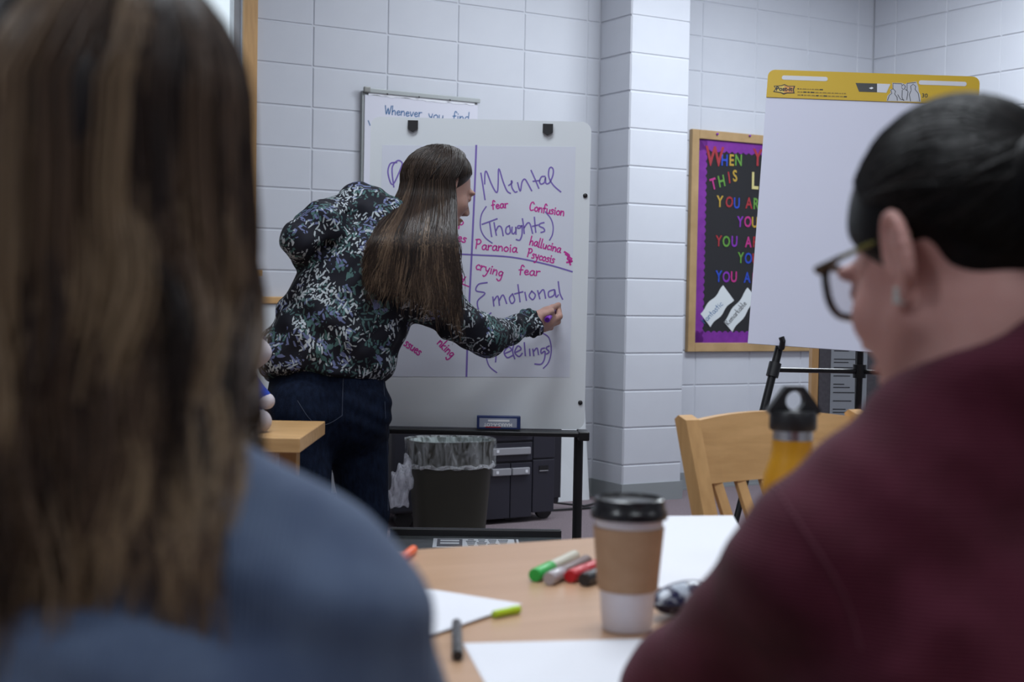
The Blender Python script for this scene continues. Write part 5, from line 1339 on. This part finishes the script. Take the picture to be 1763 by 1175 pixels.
# ruffled cuff
cu = A(912, 557, 4.505); cd_ = (wrr-elr).normalized(); u = cd_.cross(V((0, 1, 0))).normalized(); v_ = cd_.cross(u)
for i in range(22):
    a0 = 2*math.pi*i/22; rr = .034+.007*(i % 2); sft = .004*math.sin(i*2.3)
    a1 = a0+2*math.pi/22; rr1 = .034+.007*((i+1) % 2)
    g.rc(cu+cd_*sft+(u*math.cos(a0)+v_*math.sin(a0))*rr, cu+cd_*(.004*math.sin((i+1)*2.3))+(u*math.cos(a1)+v_*math.sin(a1))*rr1, .0065, .0065, .006)
g.rc(cu-cd_*.03, cu+cd_*.005, .033, .034, .01)
g.rc(cu+cd_*.004, cu+cd_*.08, .030, .030, .004, 's')
# open hem below the waist
g.cut(A(560, 652, 4.1), V((-.05, -.25, -1)), .01)
g.ell(A(716, 372, 4.27), (.05, .055, .05), None, .02, 's')
g.disp = lambda X, Y, Z: (.0045*np.sin((X*.8+Z*.6)*46+1.6*np.sin(Z*17+X*8))+.0025*np.sin((X*.5-Z*.85)*95+np.sin(X*30))+.002*np.sin(Y*120+Z*30)).astype(np.float32)
bl = link('blouse', g.mesh('blouse'), M_FLOR, w3, world=True)
# gathered hem frill
g = SDF(.0048); pts = [(456, 636), (480, 655), (520, 664), (560, 662), (600, 652), (640, 640), (662, 634)]
# jeans
g = SDF(.005); g.ell(A(565, 690, 4.17), (.172, .128, .125), None, .05)
g.rc(A(563, 640, 4.165), A(563, 690, 4.17), .158, .172, .03, ax=(0, 1, 0), fl=.78)
g.rc(hipl, knl, .094, .068, .04); g.rc(knl, anl, .066, .05, .03); g.rc(hipr, knr, .098, .070, .04); g.rc(knr, anr, .068, .05, .03)
g.ell(A(515, 712, 4.06), (.085, .075, .09), None, .05); g.ell(A(615, 715, 4.12), (.09, .07, .09), None, .05)
g.cut(A(565, 625, 4.17), (0, 0, 1)); g.cut(V((0, 0, .07)), (0, 0, -1))
g.disp = lambda X, Y, Z: (.0022*np.sin(Z*105+X*34+2*np.sin(X*18+Z*9))*(.5+.5*np.sin(Z*13+X*7))).astype(np.float32)
jn = link('jeans', g.mesh('jeans'), M_DENIM, w3, world=True)
for a_ in (anl, anr):
    g = SDF(.006); f_ = V((.08, .99, 0)).normalized(); q = V((a_.x, a_.y, .045)); g.rc(q-f_*.03, q+f_*.15, .044, .034, .02); g.rc(q, q+V((0, 0, .03)), .042, .042, .02); g.cut(V((0, 0, .004)), (0, 0, -1)); link('shoe', g.mesh('shoe'), M_SHOE, w3, world=True)
# hair
M_HAIR3 = hairmat('dark_brown_hair', [(0, (.010, .0065, .005)), (.5, (.034, .021, .015)), (.8, (.082, .052, .034)), (1, (.15, .10, .065))])
R3 = np.array(h3.to_3x3())
g = SDF(.005); g.ell(h3 @ V((0, -.018, .034)), (.081, .102, .088), R3, .02); g.cut(h3 @ V((0, .034, .030)), h3.to_3x3() @ V((0, .8, -.6)), .01)
g.rc(h3 @ V((-.01, -.05, .0)), A(700, 420, 4.27), .06, .035, .04)
me = g.mesh('hair'); a = me.attributes.new('tint', 'FLOAT', 'POINT'); a.data.foreach_set('value', np.full(len(me.vertices), .22, np.float32))
hr3 = link('hair', me, M_HAIR3, w3, world=True)
RW = np.eye(3)
cH = h3 @ V((0, -.016, .034))
def len3(ph, q0, r):
    # ends run from about the chest (left) to the elbow (right)
    zl = A(640, 470, 4.1).z; zr = A(780, 532, 4.1).z
    f = np.clip((q0[:, 0]-cH.x+.10)/.13, 0, 1)
    return np.maximum(q0[:, 2]-(zl*(1-f)+zr*f)+r.normal(0, .022, len(ph)), .05)
def push3(P):
    # lies over the shoulder and back: bring the lower hair towards the viewer
    z = P[..., 2]; t = np.clip((A(700, 318, 4.2).z-z)/.19, 0, 1); t = t*t*(3-2*t)
    P[..., 1] = P[..., 1]*(1-t)+np.minimum(P[..., 1], 4.005+.45*np.clip(P[..., 0]-A(700, 480, 4.1).x, 0, .3)+.12*(P[..., 1]-4.3))*t
    return P
cH = h3 @ V((0, -.016, .034))
fh3 = V((F3.x, F3.y, 0)).normalized(); RZ3 = np.array([[fh3.y, fh3.x, 0], [-fh3.x, fh3.y, 0], [0, 0, 1]])
P, tn = long_hair(cH, (.090, .110, .092), RZ3, (.0, .35, .94), -.2, len3, 400, 16, (math.radians(190), math.radians(352)), 0.004, .46, wave=.007, spread=.05, layer=(.0, .16), push=push3, fan=lambda q_: .010+.088*np.clip((q_[:, 0]-cH.x)/.1,  -.95, .3), part=(.3, .2, 0))
tt_ = np.repeat(tn[:, None], P.shape[1], 1)*np.linspace(.55, 1.35, P.shape[1])[None]
link('hair_strands', strands_mesh('strands', P, rng.uniform(.0008, .0015, len(P)), np.clip(tt_, 0, 1)), M_HAIR3, hr3).data.transform(PM[w3.name].inverted())
# fringe swept from the crown to the forehead hairline
n = 1500; ph = rng.uniform(-1, 1, n); r0 = np.stack([-.15+.1*ph, -.1+.25*rng.uniform(-1, 1, n), np.full(n, .97)], 1); r0 /= np.linalg.norm(r0, axis=1, keepdims=True)
t_ = rng.uniform(0, 1, n); side = np.where(rng.uniform(0, 1, n) < .8, -1, 1)
r1 = np.stack([side*(.30+.68*t_), .72-.75*t_+rng.normal(0, .04, n), .58-.75*t_+rng.normal(0, .05, n)], 1); r1 /= np.linalg.norm(r1, axis=1, keepdims=True)
om = np.arccos(np.clip((r0*r1).sum(1), -1, 1)); P = []
for i in range(12):
    f = i/11.; q = (np.sin((1-f)*om)/np.sin(om))[:, None]*r0+(np.sin(f*om)/np.sin(om))[:, None]*r1
    P.append(np.array(cH)+((q*np.array((.083, .103, .09)))*(1.0+.05*math.sin(math.pi*f)))@R3.T)
q = P[-1]
link('hair_strands', strands_mesh('strands', np.stack(P, 1), rng.uniform(.0008, .0014, n), rng.uniform(0, .6, n)), M_HAIR3, hr3).data.transform(PM[w3.name].inverted())
# stitched back pocket and side seam on the jeans
from mathutils.bvhtree import BVHTree
def stitched(o, root, lines, m, r=.0011):
    me = o.data; Mi = PM[root.name]
    bv = BVHTree.FromPolygons([Mi @ v.co for v in me.vertices], [tuple(p.vertices) for p in me.polygons])
    for ln in lines:
        pts = []
        for x, y in smooth_line(ln, 6):
            h_ = bv.ray_cast(CAMP, ray(x, y).normalized())[0]
            if h_ is not None: pts.append(h_)
        if len(pts) > 2: MB().tube(pts, r, 5).build('seam', m, o, world=True)
stitched(jn, w3, [[(591, 652), (590, 680), (589, 716)], [(589, 716), (570, 728), (548, 735)], [(548, 735), (530, 718), (512, 690)], [(660, 650), (664, 720), (668, 800), (668, 880)]], mat('denim_thread', (.035, .045, .075), .8))
sw2 = [c for c in p2.children if c.name.startswith('sweater')][0]
stitched(sw2, p2, [[(1318, 812), (1342, 852), (1384, 915), (1430, 985), (1462, 1050), (1482, 1120)]], mat('maroon_seam', (.085, .014, .030), .85), .0016)
# marker in the hand
ma, mb_ = J(942, 551, 4.50), onplane(957, 530, bt+bn*.0015, bn)
mk = thing('writing_marker', 'purple marker held in the writing hand against the chart', 'marker', ma)
dM = (mb_-ma).normalized(); q = frame(ma, dM.orthogonal().normalized(), dM.cross(dM.orthogonal().normalized()), dM); L_ = (mb_-ma).length
M_PURP = mat('purple_plastic', (.17, .02, .40), .3)
MB().lathe([(.0085, 0), (.0092, .001), (.0092, L_-.03), (.006, L_-.012)], 20, q).build('barrel', M_PURP, mk, world=True)
MB().lathe([(.0066, -.0006), (.0066, .0008)], 16, q).build('end_plug', mat('dark_purple', (.05, .006, .14), .5), mk, world=True)
MB().lathe([(.004, L_-.012), (.0022, L_)], 12, q).build('felt_tip', M_PURP, mk, world=True)
